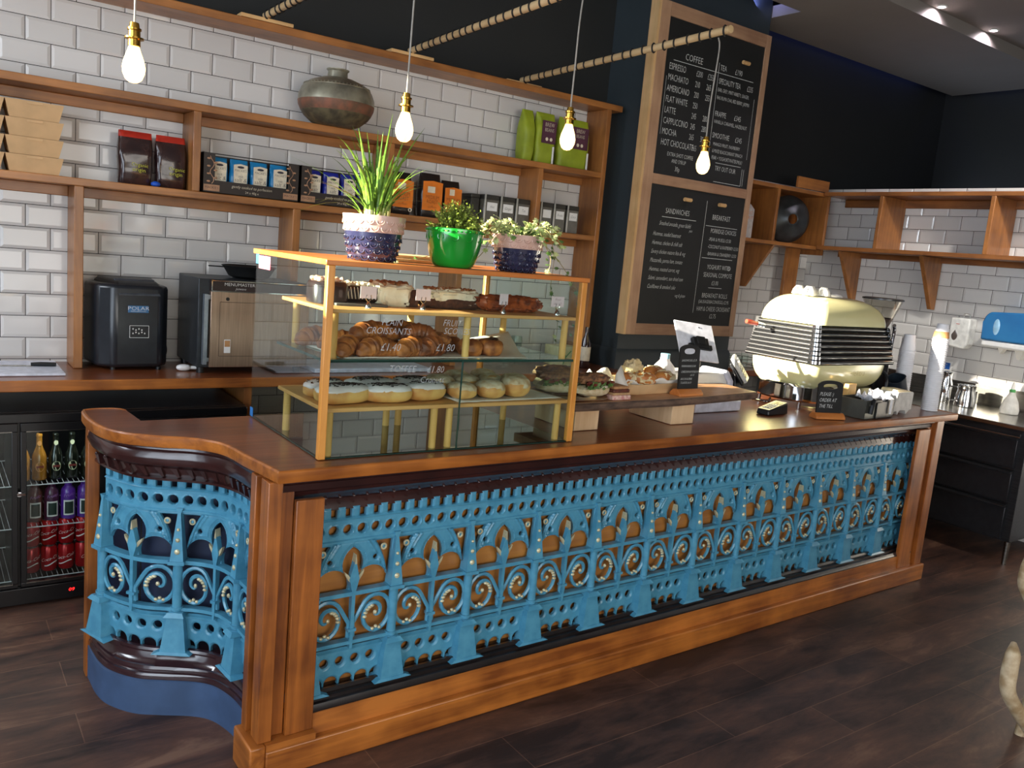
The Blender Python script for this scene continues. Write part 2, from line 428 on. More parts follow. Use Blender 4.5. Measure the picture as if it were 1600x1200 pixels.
wf.box(-2.6, 7.5, -8.12, -8, 0, .4); wf.box(-2.6, 7.5, -8.12, -8, 2.8, 4.1); wf.box(-2.6, -1.4, -8.12, -8, .4, 2.8); wf.box(2.8, 7.5, -8.12, -8, .4, 2.8)
struct(wf.build('wall_front', LW))
def daywin(name, c, es):
    m, nt, b = _new(name); nt.nodes.remove(b); e = N(nt, 'ShaderNodeEmission'); 
    tc = N(nt, 'ShaderNodeTexCoord'); nz = N(nt, 'ShaderNodeTexNoise', inp={'Scale': 1.6, 'Detail': 4}); L(nt, tc.outputs['Object'], nz.inputs['Vector'])
    cr = N(nt, 'ShaderNodeValToRGB'); L(nt, nz.outputs['Fac'], cr.inputs[0]); cr.color_ramp.elements[0].position = .35; cr.color_ramp.elements[1].position = .65
    cr.color_ramp.elements[0].color = tuple(x*.45 for x in c)+(1,); cr.color_ramp.elements[1].color = c+(1,)
    L(nt, cr.outputs[0], e.inputs[0]); e.inputs[1].default_value = es; L(nt, e.outputs[0], nt.nodes['Material Output'].inputs[0])
    return m
w1 = struct(MB().box(-2.70, -2.68, -6.2, -2.3, .5, 2.9).build('window_1', daywin('daylight behind side window', (.75, .86, 1), 2.2)))
fr = MB()
for y in (-6.2, -4.9, -3.6, -2.36): fr.box(-2.67, -2.6, y, y+.06, .5, 2.9)
fr.box(-2.67, -2.6, -6.2, -2.3, .5, .56); fr.box(-2.67, -2.6, -6.2, -2.3, 2.84, 2.9)
fr.build('window_frame', BLKM, w1)
w2 = struct(MB().box(-1.4, 2.8, -8.1, -8.08, .4, 2.8).build('window_2', daywin('daylight behind front window', (1, .97, .92), 1.8)))
fr = MB()
for x in (-1.4, 0, 1.4, 2.74): fr.box(x, x+.06, -8.07, -8.0, .4, 2.8)
fr.box(-1.4, 2.8, -8.07, -8.0, .4, .46); fr.box(-1.4, 2.8, -8.07, -8.0, 2.74, 2.8)
fr.build('window_frame', BLKM, w2)
CEIL = mat('matt grey ceiling paint', (136, 130, 124), rough=.8, vary=.03, scale=3)
DARKC = mat('dark ceiling void paint', (64, 68, 88), rough=.8, vary=.03, scale=3)
struct(MB().box(-2.72, 7.7, -8.12, .12, 4.1, 4.18).build('ceiling', DARKC))
# suspended raft round the pillar, and the higher panel with the spotlights towards the shop
struct(MB().prism([(-2.6, -1.165), (7.44, -1.165), (7.44, -.15), (4.53, -.15), (4.53, -.60), (-2.6, -.60)], 3.45, 3.53).build('ceiling_raft', CEIL))
bpy.data.objects['ceiling_raft'].name = 'ceiling_1'
struct(MB().box(-2.6, 7.44, -8.0, -1.165, 3.53, 3.58).build('ceiling_2', CEIL))
# structural pillar with skirting
struct(MB().box(3.40, 4.52, -.36, 0, 0, 4.1).build('wall_pillar', PILL))
sk = MB()
sk.sweep([(3.40, 0), (3.40, -.36), (4.52, -.36), (4.52, 0)][::1], [(0, 0), (.015, 0), (.015, 1.06), (.006, 1.085), (0, 1.09)][::-1])
struct(sk.build('baseboard_pillar', PILL))
SPOT = mat('lit spotlight lens', (255, 240, 250), emit=(255, 236, 250), es=30)
for i, (x, y, t) in enumerate([(5.19, -1.215, 'ceiling spotlight nearer the pillar, left of the pair'), (5.89, -1.225, 'ceiling spotlight further along, right of the pair')]):
    s = thing('ceiling_spotlight', 'small round '+t, 'spotlight', (x, y, 3.53), group='recessed ceiling spotlights')
    MB().lathe([(.022, -.005), (.034, -.005), (.036, 0), (.02, 0)], (x, y, 3.53), 24, closed=False).build('bezel', WHITE, s)
    MB().lathe([(.024, -.004), (.0245, -.001)], (x, y, 3.53), 20).build('lens', SPOT, s)
    d = bpy.data.lights.new('spot', 'SPOT'); d.energy = 14; d.spot_size = R(150); d.spot_blend = .6; d.color = (1, .88, .98); d.shadow_soft_size = .02
    o = bpy.data.objects.new('spot_lamp', d); COL.objects.link(o); o.parent = s; o.location = (0, 0, -.012); o.rotation_euler = (R(18), 0, 0)

# ================================================================== BACK WALL SHELVING
F = -.22
sh = thing('wall_shelving', 'long stained pine shelving unit on the tiled back wall behind the counter', 'shelves', (1.5, -.1, .957))
def bd(name, m, *a): return MB().box(*a).build(name, m, sh, bev=.003)
bd('shelf', SX, -1.6, 3.355, F, -.012, 2.622, 2.66)
bd('shelf', SX, -1.6, 3.23, F, -.012, 2.190, 2.225)
bd('shelf', SX, -1.6, 3.23, F, -.012, 1.784, 1.818)
bd('upright', SZ, .674, .71, F, -.012, 1.818, 2.19)
bd('upright', SZ, 1.70, 1.735, F, -.012, 1.818, 2.19)
bd('upright', SZ, 2.725, 2.76, F, -.012, 1.818, 2.19)
bd('upright', SZ, .171, .209, F, -.012, .958, 1.784)
bd('upright', SZ, 1.18, 1.22, F, -.012, .958, 1.784)
bd('upright', SZ, 2.19, 2.23, F, -.012, .958, 1.784)
bd('end_panel', SZ, 3.23, 3.265, F, -.012, .958, 2.622)
for a, b in ((-1.6, .674), (.71, 1.70), (1.735, 2.725), (2.76, 3.23)): bd('batten', SX, a, b, -.032, -.012, 2.143, 2.19)
for a, b in ((-1.6, .171), (.209, 1.18), (1.22, 2.19), (2.23, 3.23)): bd('batten', SX, a, b, -.032, -.012, 1.737, 1.784)
# rear worktop
wt = thing('rear_worktop', 'long stained pine worktop against the tiled back wall, over the drinks fridge', 'worktop', (1.4, -.25, .9))
MB().box(-1.6, 3.39, -.51, -.014, .915, .957).build('worktop_slab', CT, wt)
MB().box(-1.6, 3.39, -.532, -.51, .911, .958).build('edge_trim', WX, wt, bev=.004)
MB().box(.87, .91, -.5, -.02, 0, .914).build('support_panel', SZ, wt)
MB().box(3.35, 3.39, -.5, -.02, 0, .914).build('support_panel', SZ, wt)
# right-hand wall shelving: rear part and side part, with triangular brackets
rs = thing('corner_shelving', 'stained pine box shelves in the corner of the room right of the pillar', 'shelves', (5.1, -.15, 1.92))
def bd2(name, m, *a): return MB().box(*a).build(name, m, rs, bev=.003)
bd2('shelf', SX, 4.53, 5.57, -.30, -.005, 1.90, 1.928)
bd2('shelf', SX, 4.53, 5.57, -.30, -.005, 2.32, 2.35)
bd2('upright', SZ, 4.935, 4.965, -.30, -.005, 1.928, 2.32)
bd2('upright', SZ, 5.56, 5.59, -.31, -.005, 1.86, 2.36)
bd2('back_board', SX, 4.965, 5.56, -.02, -.005, 1.928, 2.32)
bd2('back_board', SX, 4.53, 4.935, -.02, -.005, 1.928, 2.32)
bd2('shelf', SY, 5.49, 5.815, -3.2, -.312, 1.905, 1.935)
bd2('shelf', SY, 5.49, 5.815, -3.2, -.312, 2.325, 2.355)
bd2('batten', SY, 5.79, 5.815, -3.2, -.31, 2.265, 2.325)
bd2('batten', SY, 5.79, 5.815, -3.2, -.31, 1.865, 1.905)
bd2('upright', SZ, 5.49, 5.815, -.825, -.795, 1.935, 2.325)
bd2('upright', SZ, 5.49, 5.815, -1.635, -1.605, 1.935, 2.325)
bd2('upright', SZ, 5.49, 5.815, -2.45, -2.42, 1.935, 2.325)
for y in (-.50, -1.16, -2.27, -2.98):
    MB().prismy([(5.815, 1.903), (5.53, 1.903), (5.765, 1.52), (5.815, 1.52)][::-1], y-.016, y+.016).build('bracket', SZ, rs, bev=.002)
for x in (4.64, 5.0):
    MB().prismx([(-.006, 1.898), (-.006, 1.56), (-.05, 1.56), (-.28, 1.898)], x-.013, x+.013).build('bracket', SZ, rs, bev=.002)
bd2('support_panel', SZ, 5.34, 5.50, -.16, -.13, .95, 1.90)
tag(MB(Matrix.Translation((5.36, -.30, 2.356)) @ Matrix.Rotation(R(0), 4, 'Z')).box(-.2, .2, 0, .02, 0, .085).build('offcut_board', SX, bev=.002), 'narrow offcut of stained board standing on the corner box shelf', 'board')
# chalkboard on the pillar
cb = thing('menu_chalkboard', 'tall pine framed two-panel menu chalkboard on the dark pillar', 'chalkboard', (3.93, -.37, 1.2))
X0, X1, ZB, ZT, YF = 3.375, 4.465, 1.198, 3.30, -.43
MB().box(X0, X1, -.42, -.361, ZB, ZT).box(X0, X0+.02, -.435, -.42, ZB, ZT).build('backing_box', PINEZ, cb)
def frm(n, x0, x1, z0, z1, m): MB().box(x0, x1, -.437, -.42, z0, z1).build(n, m, cb, bev=.003)
FRM = wood('weathered pine frame', (188, 150, 118), (158, 120, 92), 'z', rough=.6, coat=0)
FRMX = wood('weathered pine rail', (180, 142, 110), (150, 112, 86), 'x', rough=.6, coat=0)
frm('frame_stile', X0+.02, X0+.105, ZB, ZT, FRM); frm('frame_stile', X1-.05, X1, ZB, ZT, FRM)
frm('frame_rail', X0+.105, X1-.05, ZB, ZB+.075, FRMX); frm('frame_rail', X0+.105, X1-.05, ZT-.085, ZT, FRMX); frm('frame_rail', X0+.105, X1-.05, 2.185, 2.25, FRMX)
BX0, BX1 = X0+.105, X1-.05
MB().box(BX0, BX1, -.428, -.4205, ZB+.075, 2.185).build('chalk_panel', CHALK, cb)
MB().box(BX0, BX1, -.428, -.4205, 2.25, ZT-.085).build('chalk_panel', CHALK, cb)
t = MB()
def ch(s, x, z, size, al='LEFT', sh=.0, w=.82): text(t, s, plane_M((x, -.4287, z), (1, 0, 0), (0, 0, 1)), size, al, sh, w)
def ln(x0, z0, x1, z1, w=.003):
    d = Vector((x1-x0, 0, z1-z0)); n = Vector((-d.z, 0, d.x)).normalized()*w/2; a, b = Vector((x0, -.4287, z0)), Vector((x1, -.4287, z1))
    t.poly([a+n, a-n, b-n, b+n])
# upper panel
def U(px, py): return (BX0+(px-.0)*(BX1-BX0), 3.215-py*(3.215-2.25))
ux = lambda a: BX0+a*(BX1-BX0)
ch('COFFEE', ux(.19), 2.985, .058); ln(ux(.08), 2.965, ux(.92), 2.968)
rows = [('ESPRESSO', '£200', '£255'), ('MACHIATO', '210', '265'), ('AMERICANO', '200', '255'), ('FLAT WHITE', '250', ''), ('LATTE', '245', '280'), ('CAPPUCCINO', '245', '280'), ('MOCHA', '265', '305'), ('HOT CHOCOLATE', '265', '305')]
for i, (a, b, c) in enumerate(rows):
    z = 2.905-i*.067; ch(a, ux(.045), z, .058, w=.62); ch(b, ux(.315 if i != 7 else .355), z, .054, w=.56); ch(c, ux(.43 if i != 7 else .445), z, .054, w=.56)
ln(ux(.03), 2.86, ux(.03), 2.50, .002); ln(ux(.535), 3.03, ux(.535), 2.38)
ch('EXTRA SHOT COFFEE', ux(.12), 2.375, .036, w=.7); ch('AND SYRUP', ux(.17), 2.335, .036, w=.7); ch('30p', ux(.21), 2.285, .044, w=.7)
ch('TEA', ux(.55), 2.985, .052, w=.7); ch('£190', ux(.71), 2.985, .052, w=.7)
ch('SPECIALITY TEA', ux(.55), 2.90, .052, w=.6); ch('£235', ux(.86), 2.90, .052, w=.6)
ch('EARL GREY, MINT VARIETY, GINGER,', ux(.55), 2.85, .034, w=.58); ch('RHU RUMA CHAI, RED BERRY, JASMIN', ux(.55), 2.80, .034, w=.58)
ch('FRAPPE', ux(.55), 2.69, .05, w=.7); ch('£345', ux(.76), 2.69, .05, w=.7); ch('VANILLA CARAMEL, HAZELNUT', ux(.55), 2.645, .034, w=.7)
ch('SMOOTHIE', ux(.55), 2.55, .05, w=.7); ch('£345', ux(.80), 2.55, .05, w=.7)
ch('MANGO FRUIT, RASPBERRY', ux(.57), 2.50, .032, w=.7); ch('& MIXED BLACKCURRANT SPINACH', ux(.57), 2.455, .034, w=.56); ch('PEAR + YOGHURT/WATER/MILK?', ux(.57), 2.41, .036, w=.6)
ln(ux(.62), 2.39, ux(.90), 2.392); ch('TRY OUT OUR', ux(.62), 2.34, .046, w=.7); ln(ux(.92), 2.38, ux(.92), 2.265); ln(ux(.94), 2.38, ux(.94), 2.265); ln(ux(.62), 2.265, ux(.92), 2.265); ln(ux(.955), 2.86, ux(.955), 2.45, .002)
# lower panel
ch('SANDWICHES', ux(.17), 2.01, .05, w=.72); ln(ux(.14), 1.985, ux(.49), 1.985)
for i, s_ in enumerate(['Smashed avocado, green falafel', 'Hummus, seaded beetroot', 'Hummus, chicken & chilli salt', 'Savory chicken mature feta & veg', 'Mozzarella, parma ham, tomato', 'Hummus, roasted carrot, veg', 'Salami, camembert, sun dried tom', 'Cauliflower & smoked cake']):
    ch(s_, ux(.12 if i == 0 else .07), 1.93-.013*(i > 0)-i*.058, .04, sh=.3, w=.6)
ch('veg & gluten', ux(.36), 1.46, .034, sh=.3, w=.6); ch('peas', ux(.43), 1.905, .028, sh=.3, w=.6)
ln(ux(.585), 2.13, ux(.575), 1.36, .003)
ch('BREAKFAST', ux(.66), 2.01, .05, w=.72); ln(ux(.60), 1.965, ux(.95), 1.965)
ch('PORRIDGE CHOICES', ux(.66), 1.92, .044, w=.66)
ch('-PEAR & MUESLI £3.50', ux(.65), 1.865, .034, w=.72); ch('-COCONUT & RASPBERRY £3.50', ux(.65), 1.815, .034, w=.66); ch('-BANANA & CRANBERRY £3.50', ux(.65), 1.765, .034, w=.66)
ln(ux(.60), 1.745, ux(.94), 1.745)
ch('YOGHURT WITH      ', ux(.67), 1.67, .046, w=.66); t.torus((ux(.915), -.4287, 1.685), (0, 1, 0), .014, .002, 14, 4); ch('SEASONAL COMPOTE', ux(.64), 1.615, .046, w=.66); ch('£3.00', ux(.74), 1.56, .044, w=.72)
ln(ux(.71), 1.54, ux(.86), 1.54); ch('BREAKFAST ROLLS', ux(.65), 1.47, .046, w=.7); ch('(SAUSAGE/BACON/EGG) £2.95', ux(.62), 1.43, .034, w=.7); ch('HAM & CHEESE CROISSANT', ux(.61), 1.375, .046, w=.62); ch('£2.75', ux(.76), 1.325, .044, w=.72)
t.build('chalk_lettering', CHALKW, cb)
for (x, z) in ((ux(.365), 2.115), (ux(.735), 2.115), (ux(.80), 3.075)):
    MB().tube([(x-.032, -.442, z), (x+.032, -.442, z)], .013, 12).build('peg', PINEY, cb)
# ================================================================== POLES AND PENDANTS
POLE = wood('pale bamboo pole', (216, 188, 142), (190, 158, 112), 'y', rough=.5, coat=.1)
def pole(x, y0, y1, x1, lab, turns, r=.0165):
    p = thing('lamp_pole', lab, 'pole', (x, y0, 2.692), group='cord-wrapped poles on the top shelf')
    a, b = Vector((x, y0, 2.694)), Vector((x1, y1, 2.694))
    MB().cyl(a, b, r, r, 16).build('pole_rod', POLE, p)
    w = MB(); n = int(turns); 
    d = (b-a)
    for i in range(n):
        f = (i+.5+random.uniform(-.16, .16))/n; c = a+d*f; tilt = .5
        w.torus(c, d.normalized()+Vector((tilt, 0, 0)), r+.004, .0045, 16, 5)
    w.build('wrapped_cord', CORD, p)
    MB().box(x-.13, x+.13, y0-.035, y0+.035, 2.661, 2.678).build('mounting_block', PINEY, p, bev=.002)
    return p
pole(1.005, -.19, -1.86, .99, 'leftmost cord-wrapped pole running forward from the top shelf', 24)
pole(1.805, -.19, -1.86, 1.70, 'middle cord-wrapped pole running forward from the top shelf', 24)
pole(2.60, -.13, -1.86, 2.465, 'right cord-wrapped pole whose tip crosses the menu chalkboard', 22)
FIL = mat('glowing filament bulb', (255, 214, 150), emit=(255, 196, 120), es=60)
BULB = mat('glowing frosted bulb glass', (255, 226, 180), emit=(255, 214, 140), es=3.2, rough=.3)
pole(.165, -.19, -1.86, .12, 'pole above the left end of the shelves carrying the left bulb', 24)
for i, (x, y, zb, ztop, lab) in enumerate([(.10, -1.8, 2.042, 2.69, 'leftmost bare filament bulb, over the kraft cartons'), (.965, -1.8, 2.005, 2.69, 'brightest bare filament bulb, above the spiky grass plant'),
                                     (1.68, -1.8, 2.078, 2.69, 'bare filament bulb in front of the green coffee bags'), (2.47, -1.79, 2.085, 2.69, 'bare filament bulb hanging in front of the chalkboard')]):
    p = thing('pendant_bulb', lab, 'pendant lamp', (x, y, zb), group='bare bulbs hanging over the counter')
    c = Vector((x, y, zb))
    pts = [c+Vector((0, 0, .15)), c+Vector((.002, 0, .3)), c+Vector((.006, .003, .48)), Vector((x+.012, y, ztop))]
    if i == 3: pts = [c+Vector((0, 0, .15)), c+Vector((.0, 0, .3)), c+Vector((.01, -.003, .5)), c+Vector((.012, 0, .56)), Vector((x, y, ztop-.02))]
    MB().tube(spline(pts, 6), .0032, 6).build('flex', mat('grey fabric flex', (150, 146, 138), rough=.8), p)
    MB().lathe([(.004, .165), (.012, .163), (.014, .15), (.019, .148), (.019, .143), (.016, .141), (.0165, .125), (.026, .123), (.026, .119), (.0165, .117), (.017, .10), (.013, .098)], c, 20).build('lamp_holder', BRASS, p)
    MB().lathe([(.001, 0), (.012, .002), (.022, .010), (.029, .026), (.031, .042), (.027, .062), (.019, .084), (.014, .1)], c, 24, closed=False).build('bulb', BULB, p)
    fm = MB()
    for k in range(6):
        a = k*PI/3; fm.tube([c+Vector((.006*math.cos(a), .006*math.sin(a), .088)), c+Vector((.016*math.cos(a), .016*math.sin(a), .03)), c+Vector((.006*math.cos(a+.5), .006*math.sin(a+.5), .012)), c+Vector((.012*math.cos(a+.5), .012*math.sin(a+.5), .08))], .0016, 5)
    fm.build('filament', FIL, p)
    d = bpy.data.lights.new('bulb_glow', 'POINT'); d.energy = 7 if i != 1 else 10; d.color = (1, .74, .42); d.shadow_soft_size = .028
    o = bpy.data.objects.new('bulb_lamp', d); COL.objects.link(o); o.parent = p; o.location = (0, 0, .045)

# ================================================================== THE COUNTER
ct = thing('serving_counter', 'long wooden serving counter faced with blue cast iron tracery, curved at its left end', 'counter', (.43, -2.205, 0), R(.8))
CM = WM[ct.name]
def C(): return MB(CM)
left = spline([(-.215, .735), (-.224, .89), (-.240, .94), (-.285, .957), (-.338, .953), (-.360, .925), (-.363, .80), (-.345, .67), (-.297, .575), (-.214, .505), (-.127, .455), (-.069, .393), (-.041, .32), (-.030, .21), (-.016, .12)], 6)
outer = [tuple(p) for p in left]+[(0, 0), (3.97, 0), (3.97, .74)]
inner = [(p[0], p[1]) for p in outer]
C().prism([(x, y) for x, y in inner][::1], .952, .9845).build('countertop', CT, ct)
C().sweep(outer[8:], [(-.004, .948), (.004, .948), (.007, .953), (.007, .981), (.003, .986), (-.004, .9865)]).build('edge_trim', WX, ct)
# plinth
C().box(.0, 3.91, .005, .06, 0, .095).build('plinth', WX, ct, bev=.006)
C().box(-.05, .0, .005, .16, 0, .118).build('plinth', WY, ct, bev=.006)
C().box(.0, .16, .005, .06, .095, .118).build('plinth_cap', WX, ct)
C().prismx([(.032, .094), (.06, .094), (.06, .165), (.038, .165)], .14, 3.80).build('plinth_riser', WX, ct)
C().box(.14, 3.80, .06, .13, .0, .2).build('plinth_core', BLACKP, ct)
# end and corner posts
def st(n, m, *a): C().box(*a).build(n, m, ct, bev=.003)
st('corner_post', WZ, -.022, .022, .022, .085, .118, .945)
st('corner_panel', WZ, .022, .068, .048, .06, .118, .945)
st('front_stile', WZ, .068, .158, .028, .05, .118, .88)
st('corner_panel', WZ, -.008, .01, .085, .115, .118, .945)
st('side_stile', WZ, -.030, .012, .108, .15, .118, .945)
st('end_post', WZ, -.352, -.312, .885, .935, 0, .95)
st('front_stile', WZ, 3.65, 3.77, .028, .05, .095, .90)
st('corner_panel', WZ, 3.77, 3.82, .045, .06, .095, .945)
st('corner_post', WZ, 3.82, 3.895, .022, .095, .095, .948)
st('end_panel', WZ, 3.86, 3.89, .095, .72, 0, .948)
# backing board and mouldings on the long front
C().box(.1, 3.83, .13, .15, .15, .95).build('backing_board', OAKB, ct)
C().sweep([(.03, .115), (3.80, .115)], [(-.02, .95), (.085, .95), (.085, .935), (.072, .925), (.07, .905), (.052, .895), (.05, .885), (.036, .872), (.03, .86), (.012, .85), (.012, .822), (.016, .812), (-.02, .812)]).build('cornice_moulding', MAHO, ct)
bd_ = C()
for i in range(74):
    x = .185+i*.048; bd_.blob((x, .085, .858), (.0045, .004, .0045), 8, 6)
    bd_.prismy([(x-.014, .850), (x+.004, .850), (x+.012, .830), (x+.006, .830)][::-1], .1015, .105)
bd_.build('cornice_beads', MAHO, ct)
C().sweep([(.14, .115), (3.80, .115)], [(-.03, .205), (.0, .207), (.012, .204), (.022, .212), (.035, .214), (.042, .205), (.04, .195), (.05, .19), (.066, .186), (.07, .176), (.075, .17), (.075, .16), (-.03, .16)][::-1]).build('base_moulding', BLACKP, ct)

# ---- cast iron tracery of one bay: distance field -> mesh
BW = .301
def bay_sdf(x, z):
    hx = np.abs(x-BW/2); c = lambda a, b, r: np.sqrt((hx-a)**2+(z-b)**2)-r
    px = np.abs(np.mod(x, .05017)-.025083)
    band = np.maximum(.695-z, z-.783); band = np.maximum(band, .0160-np.sqrt(px**2+(z-.741)**2))
    mer = np.maximum(np.abs(.025083-px)-.0145, np.abs(z-.80)-.019)
    A = np.minimum(np.sqrt((hx+.030)**2+(z-.620)**2)-.066, c(.070, .548, .059))
    dr = np.sqrt((hx+.02)**2+(z-.527)**2)
    dr2 = np.sqrt((hx+.15)**2+(z-.53)**2); T = np.maximum(np.maximum(.2795-dr2, hx-.136+(z-.60)*-.06), z-.690)
    sp = np.maximum(.524-z, z-.70); sp = np.maximum(sp, -A); sp = np.maximum(sp, -T); sp = np.maximum(sp, -c(.081, .634, .009))
    lo = np.maximum(.206-z, z-.335)
    for a in (.0275, .0825): lo = np.maximum(lo, -c(a, .288, .0155))
    for a in (0, .055, .11): lo = np.maximum(lo, -c(a, .214, .0245))
    d = np.minimum(np.minimum(band, mer), np.minimum(sp, lo))
    # raised ribs
    rel = np.where((np.abs(dr2-.2725) < .0035) & (z < .695) & (z > .53), .005, 0)+np.where((np.abs(dr2-.2585) < .0025) & (z < .695) & (z > .53), .003, 0)+np.where((np.abs(z-.703) < .005) | (np.abs(z-.779) < .004), .006, 0)+np.where(np.abs(z-.325) < .005, .005, 0)+np.where((A < .012) & (z > .52) & (z < .7), -.003, 0)
    ringh = np.abs(np.sqrt(px**2+(z-.741)**2)-.019) < .0025
    return d, rel+np.where(ringh, .003, 0)
def tracery(mb, f, x1=BW, sc=1.0, step=.0031):
    nx = int(x1/step)+1; nz = int(.614/step)+1
    xs = np.linspace(0, x1, nx+1); zs = np.linspace(.204, .818, nz+1)
    X, Z = np.meshgrid(xs, zs, indexing='ij'); D, RL = bay_sdf(X, Z)
    H = .018-.005*np.clip(1+D/.006, 0, 1)+RL
    cache = {}; walls = []
    def corner(i, j):
        k = (i, j)
        if k not in cache: cache[k] = mb.P(f(xs[i]*sc, -H[i, j], zs[j]))
        return cache[k]
    def cross(i, j, a, b):
        k = (min((i, j), (a, b)), max((i, j), (a, b)))
        if k not in cache:
            d0, d1 = D[i, j], D[a, b]; t = d0/(d0-d1)
            x = xs[i]+(xs[a]-xs[i])*t; z = zs[j]+(zs[b]-zs[j])*t
            cache[k] = (mb.P(f(x*sc, -.013, z)), mb.P(f(x*sc, 0, z)))
        return cache[k]
    for i in range(nx):
        for j in range(nz):
            cs = ((i, j), (i+1, j), (i+1, j+1), (i, j+1)); ins = [D[c] < 0 for c in cs]
            if not any(ins): continue
            poly = []; cr = []
            for k in range(4):
                a, b = cs[k], cs[(k+1) % 4]
                if ins[k]: poly.append(corner(*a))
                if ins[k] != ins[(k+1) % 4]:
                    q = cross(*a, *b); poly.append(q[0]); cr.append((q, ins[k]))
            if len(poly) > 2: mb.F(*poly)
            if len(cr) == 2:
                (q0, s0), (q1, s1) = cr
                if not s0: q0, q1 = q1, q0
                mb.F(q1[0], q0[0], q0[1], q1[1])
def scroll_pts(m, n=34):
    c = (.064, .442); out = []
    out += [(.141, .372), (.143, .42)]
    for k in range(n+1):
        th = R(28)+k/n*R(28+600); r = .058 if th < R(250) else .058-.052*(th-R(250))/(R(628)-R(250)); r = min(r, .056)
        out.append((c[0]+r*math.cos(th)*.98, c[1]+r*math.sin(th)*1.15))
    return [(m(x), z) for x, z in out]
def iron_bay(f, sc, parent, x1=BW):
    """one bay; f maps (along, depth, up) to counter space"""
    mb = C(); tracery(mb, f, x1, sc)
    mb.map = f
    nseg = 10; w = x1*sc
    for z0, z1, d in ((.519, .533, .034), (.350, .362, .032)):
        for k in range(nseg): mb.box(w*k/nseg, w*(k+1)/nseg, -d, -.004, z0, z1)
    p = mb.build('cast_iron_panel', IRON, parent, ang=40)
    q = C(); q.map = f
    def wedge(x, hb, ht, z0, z1, d0, d1): q.hexa([(x-hb, -d0, z0), (x+hb, -d0, z0), (x+hb, 0, z0), (x-hb, 0, z0)], [(x-ht, -d1, z1), (x+ht, -d1, z1), (x+ht, 0, z1), (x-ht, 0, z1)])
    wedge(0, .022, .005, .534, .70, .046, .03); wedge(0, .027, .027, .522, .534, .052, .052); wedge(0, .006, .012, .70, .716, .03, .03)
    q.cyl((0, -.026, .352), (0, -.026, .524), .016, .016, 14); q.cyl((0, -.026, .36), (0, -.026, .366), .021, .021, 14); q.cyl((0, -.026, .345), (0, -.026, .352), .023, .023, 14)
    wedge(0, .034, .024, .336, .350, .060, .05); wedge(0, .044, .026, .209, .336, .058, .044); wedge(0, .070, .050, .203, .211, .066, .060)
    for s_ in (-1, 1):
        if BW/2+s_*.108 < x1: q.blob(((BW/2+s_*.108)*sc, -.010, .667), (.0085, .007, .0085), 12, 8)
    q.build('pilaster', IRON, p, ang=40)
    g = C(); g.map = f
    for z, r in ((.567, .0095), (.607, .0075), (.643, .0055)): g.lathe([(r, 0), (r*.9, .004), (r*.5, .006)], n=12) if False else g.blob((0, -.046+(z-.534)*.095, z), (r, .006, r), 12, 8)
    for s_ in (-1, 1):
        x = BW/2+s_*.108
        if x*1 < x1: g.torus((x*sc, -.016, .667), (0, 1, 0), .0088, .0032, 16, 6)
    g.build('gilt_studs', GILT, p)
    fz = C(); fz.map = f; cx = BW/2*sc
    fz.prismy([(cx-.004, .335), (cx+.004, .335), (cx+.006, .36), (cx+.006, .53), (cx+.017, .575), (cx+.010, .605), (cx+.004, .63), (cx, .648), (cx-.004, .63), (cx-.010, .605), (cx-.017, .575), (cx-.006, .53), (cx-.006, .36)], -.034, -.014)
    fz.box(cx-.014, cx+.014, -.038, -.012, .395, .405)
    fi = fz.build('finial', IRON, p, ang=30)
    gl = C(); gl.map = f
    for s_ in (-1, 1): gl.prismy([(cx+s_*a, z) for a, z in ([(.009, .572), (.020, .590), (.034, .602), (.031, .590), (.021, .573), (.010, .560)])][::s_], -.030, -.020)
    gl.prismy([(cx-.004, .628), (cx+.004, .628), (cx+.0015, .648), (cx, .660), (cx-.0015, .648)], -.037, -.012)
    gl.build('gilt_leaf', GILT, fi)
    for s_ in (-1, 1):
        m = (lambda x: x*sc) if s_ == -1 else (lambda x: (BW-x)*sc)
        if s_ == 1 and x1 < BW: continue
        sp = C(); sp.map = f; pts = scroll_pts(m)
        sp.tube([(x, -.022, z) for x, z in pts], [.0076]*(len(pts)-10)+[.0076-.0004*k for k in range(10)], 6)
        so = sp.build('scroll', IRON, p)
        gb = C(); gb.map = f
        for k in range(5):
            th = R(350+k*17); r = .040-.003*k; gb.blob((m(.064+r*math.cos(th)), -.027, .442+r*1.15*math.sin(th)), (.0085, .007, .006), 8, 6)
        for k in range(3): gb.blob((m(.046+k*.013), -.026, .392-abs(k-1)*.006), (.007, .006, .006), 8, 6)
        gb.blob((m(.066), -.028, .444), (.007, .006, .008), 8, 6)
        gb.build('gilt_beads', GILT, so)
    return p
fx0 = .15
b0 = iron_bay(lambda x, y, z: (x+fx0, y+.115, z), 1.0, ct)
for k in range(1, 12):
    dup(b0, (BW*k, 0, 0))
# ---- curved end
ipath = spline([(-.318, .90), (-.302, .83), (-.262, .73), (-.21, .652), (-.14, .60), (-.055, .545), (.005, .475), (.032, .38), (.040, .25), (.040, .13)], 14)
seg = [0]
for a, b in zip(ipath, ipath[1:]): seg.append(seg[-1]+(b-a).length)
def onpath(s):
    s = max(0, min(seg[-1]-1e-6, s)); k = 0
    while seg[k+1] < s: k += 1
    t = (s-seg[k])/(seg[k+1]-seg[k]); p = ipath[k].lerp(ipath[k+1], t)
    s2, s3 = max(0, k-1), min(len(ipath)-1, k+2); tg = (ipath[s3]-ipath[s2]).normalized()
    return p, Vector((tg.y, -tg.x))
def fmap(s0):
    def f(x, y, z):
        p, n = onpath(s0+x); q = p+n*(-y); return (q.x, q.y, z)
    return f
s00 = .10
for k in range(3):
    iron_bay(fmap(s00+k*.295), .295/BW, ct, BW if k < 2 else .14)
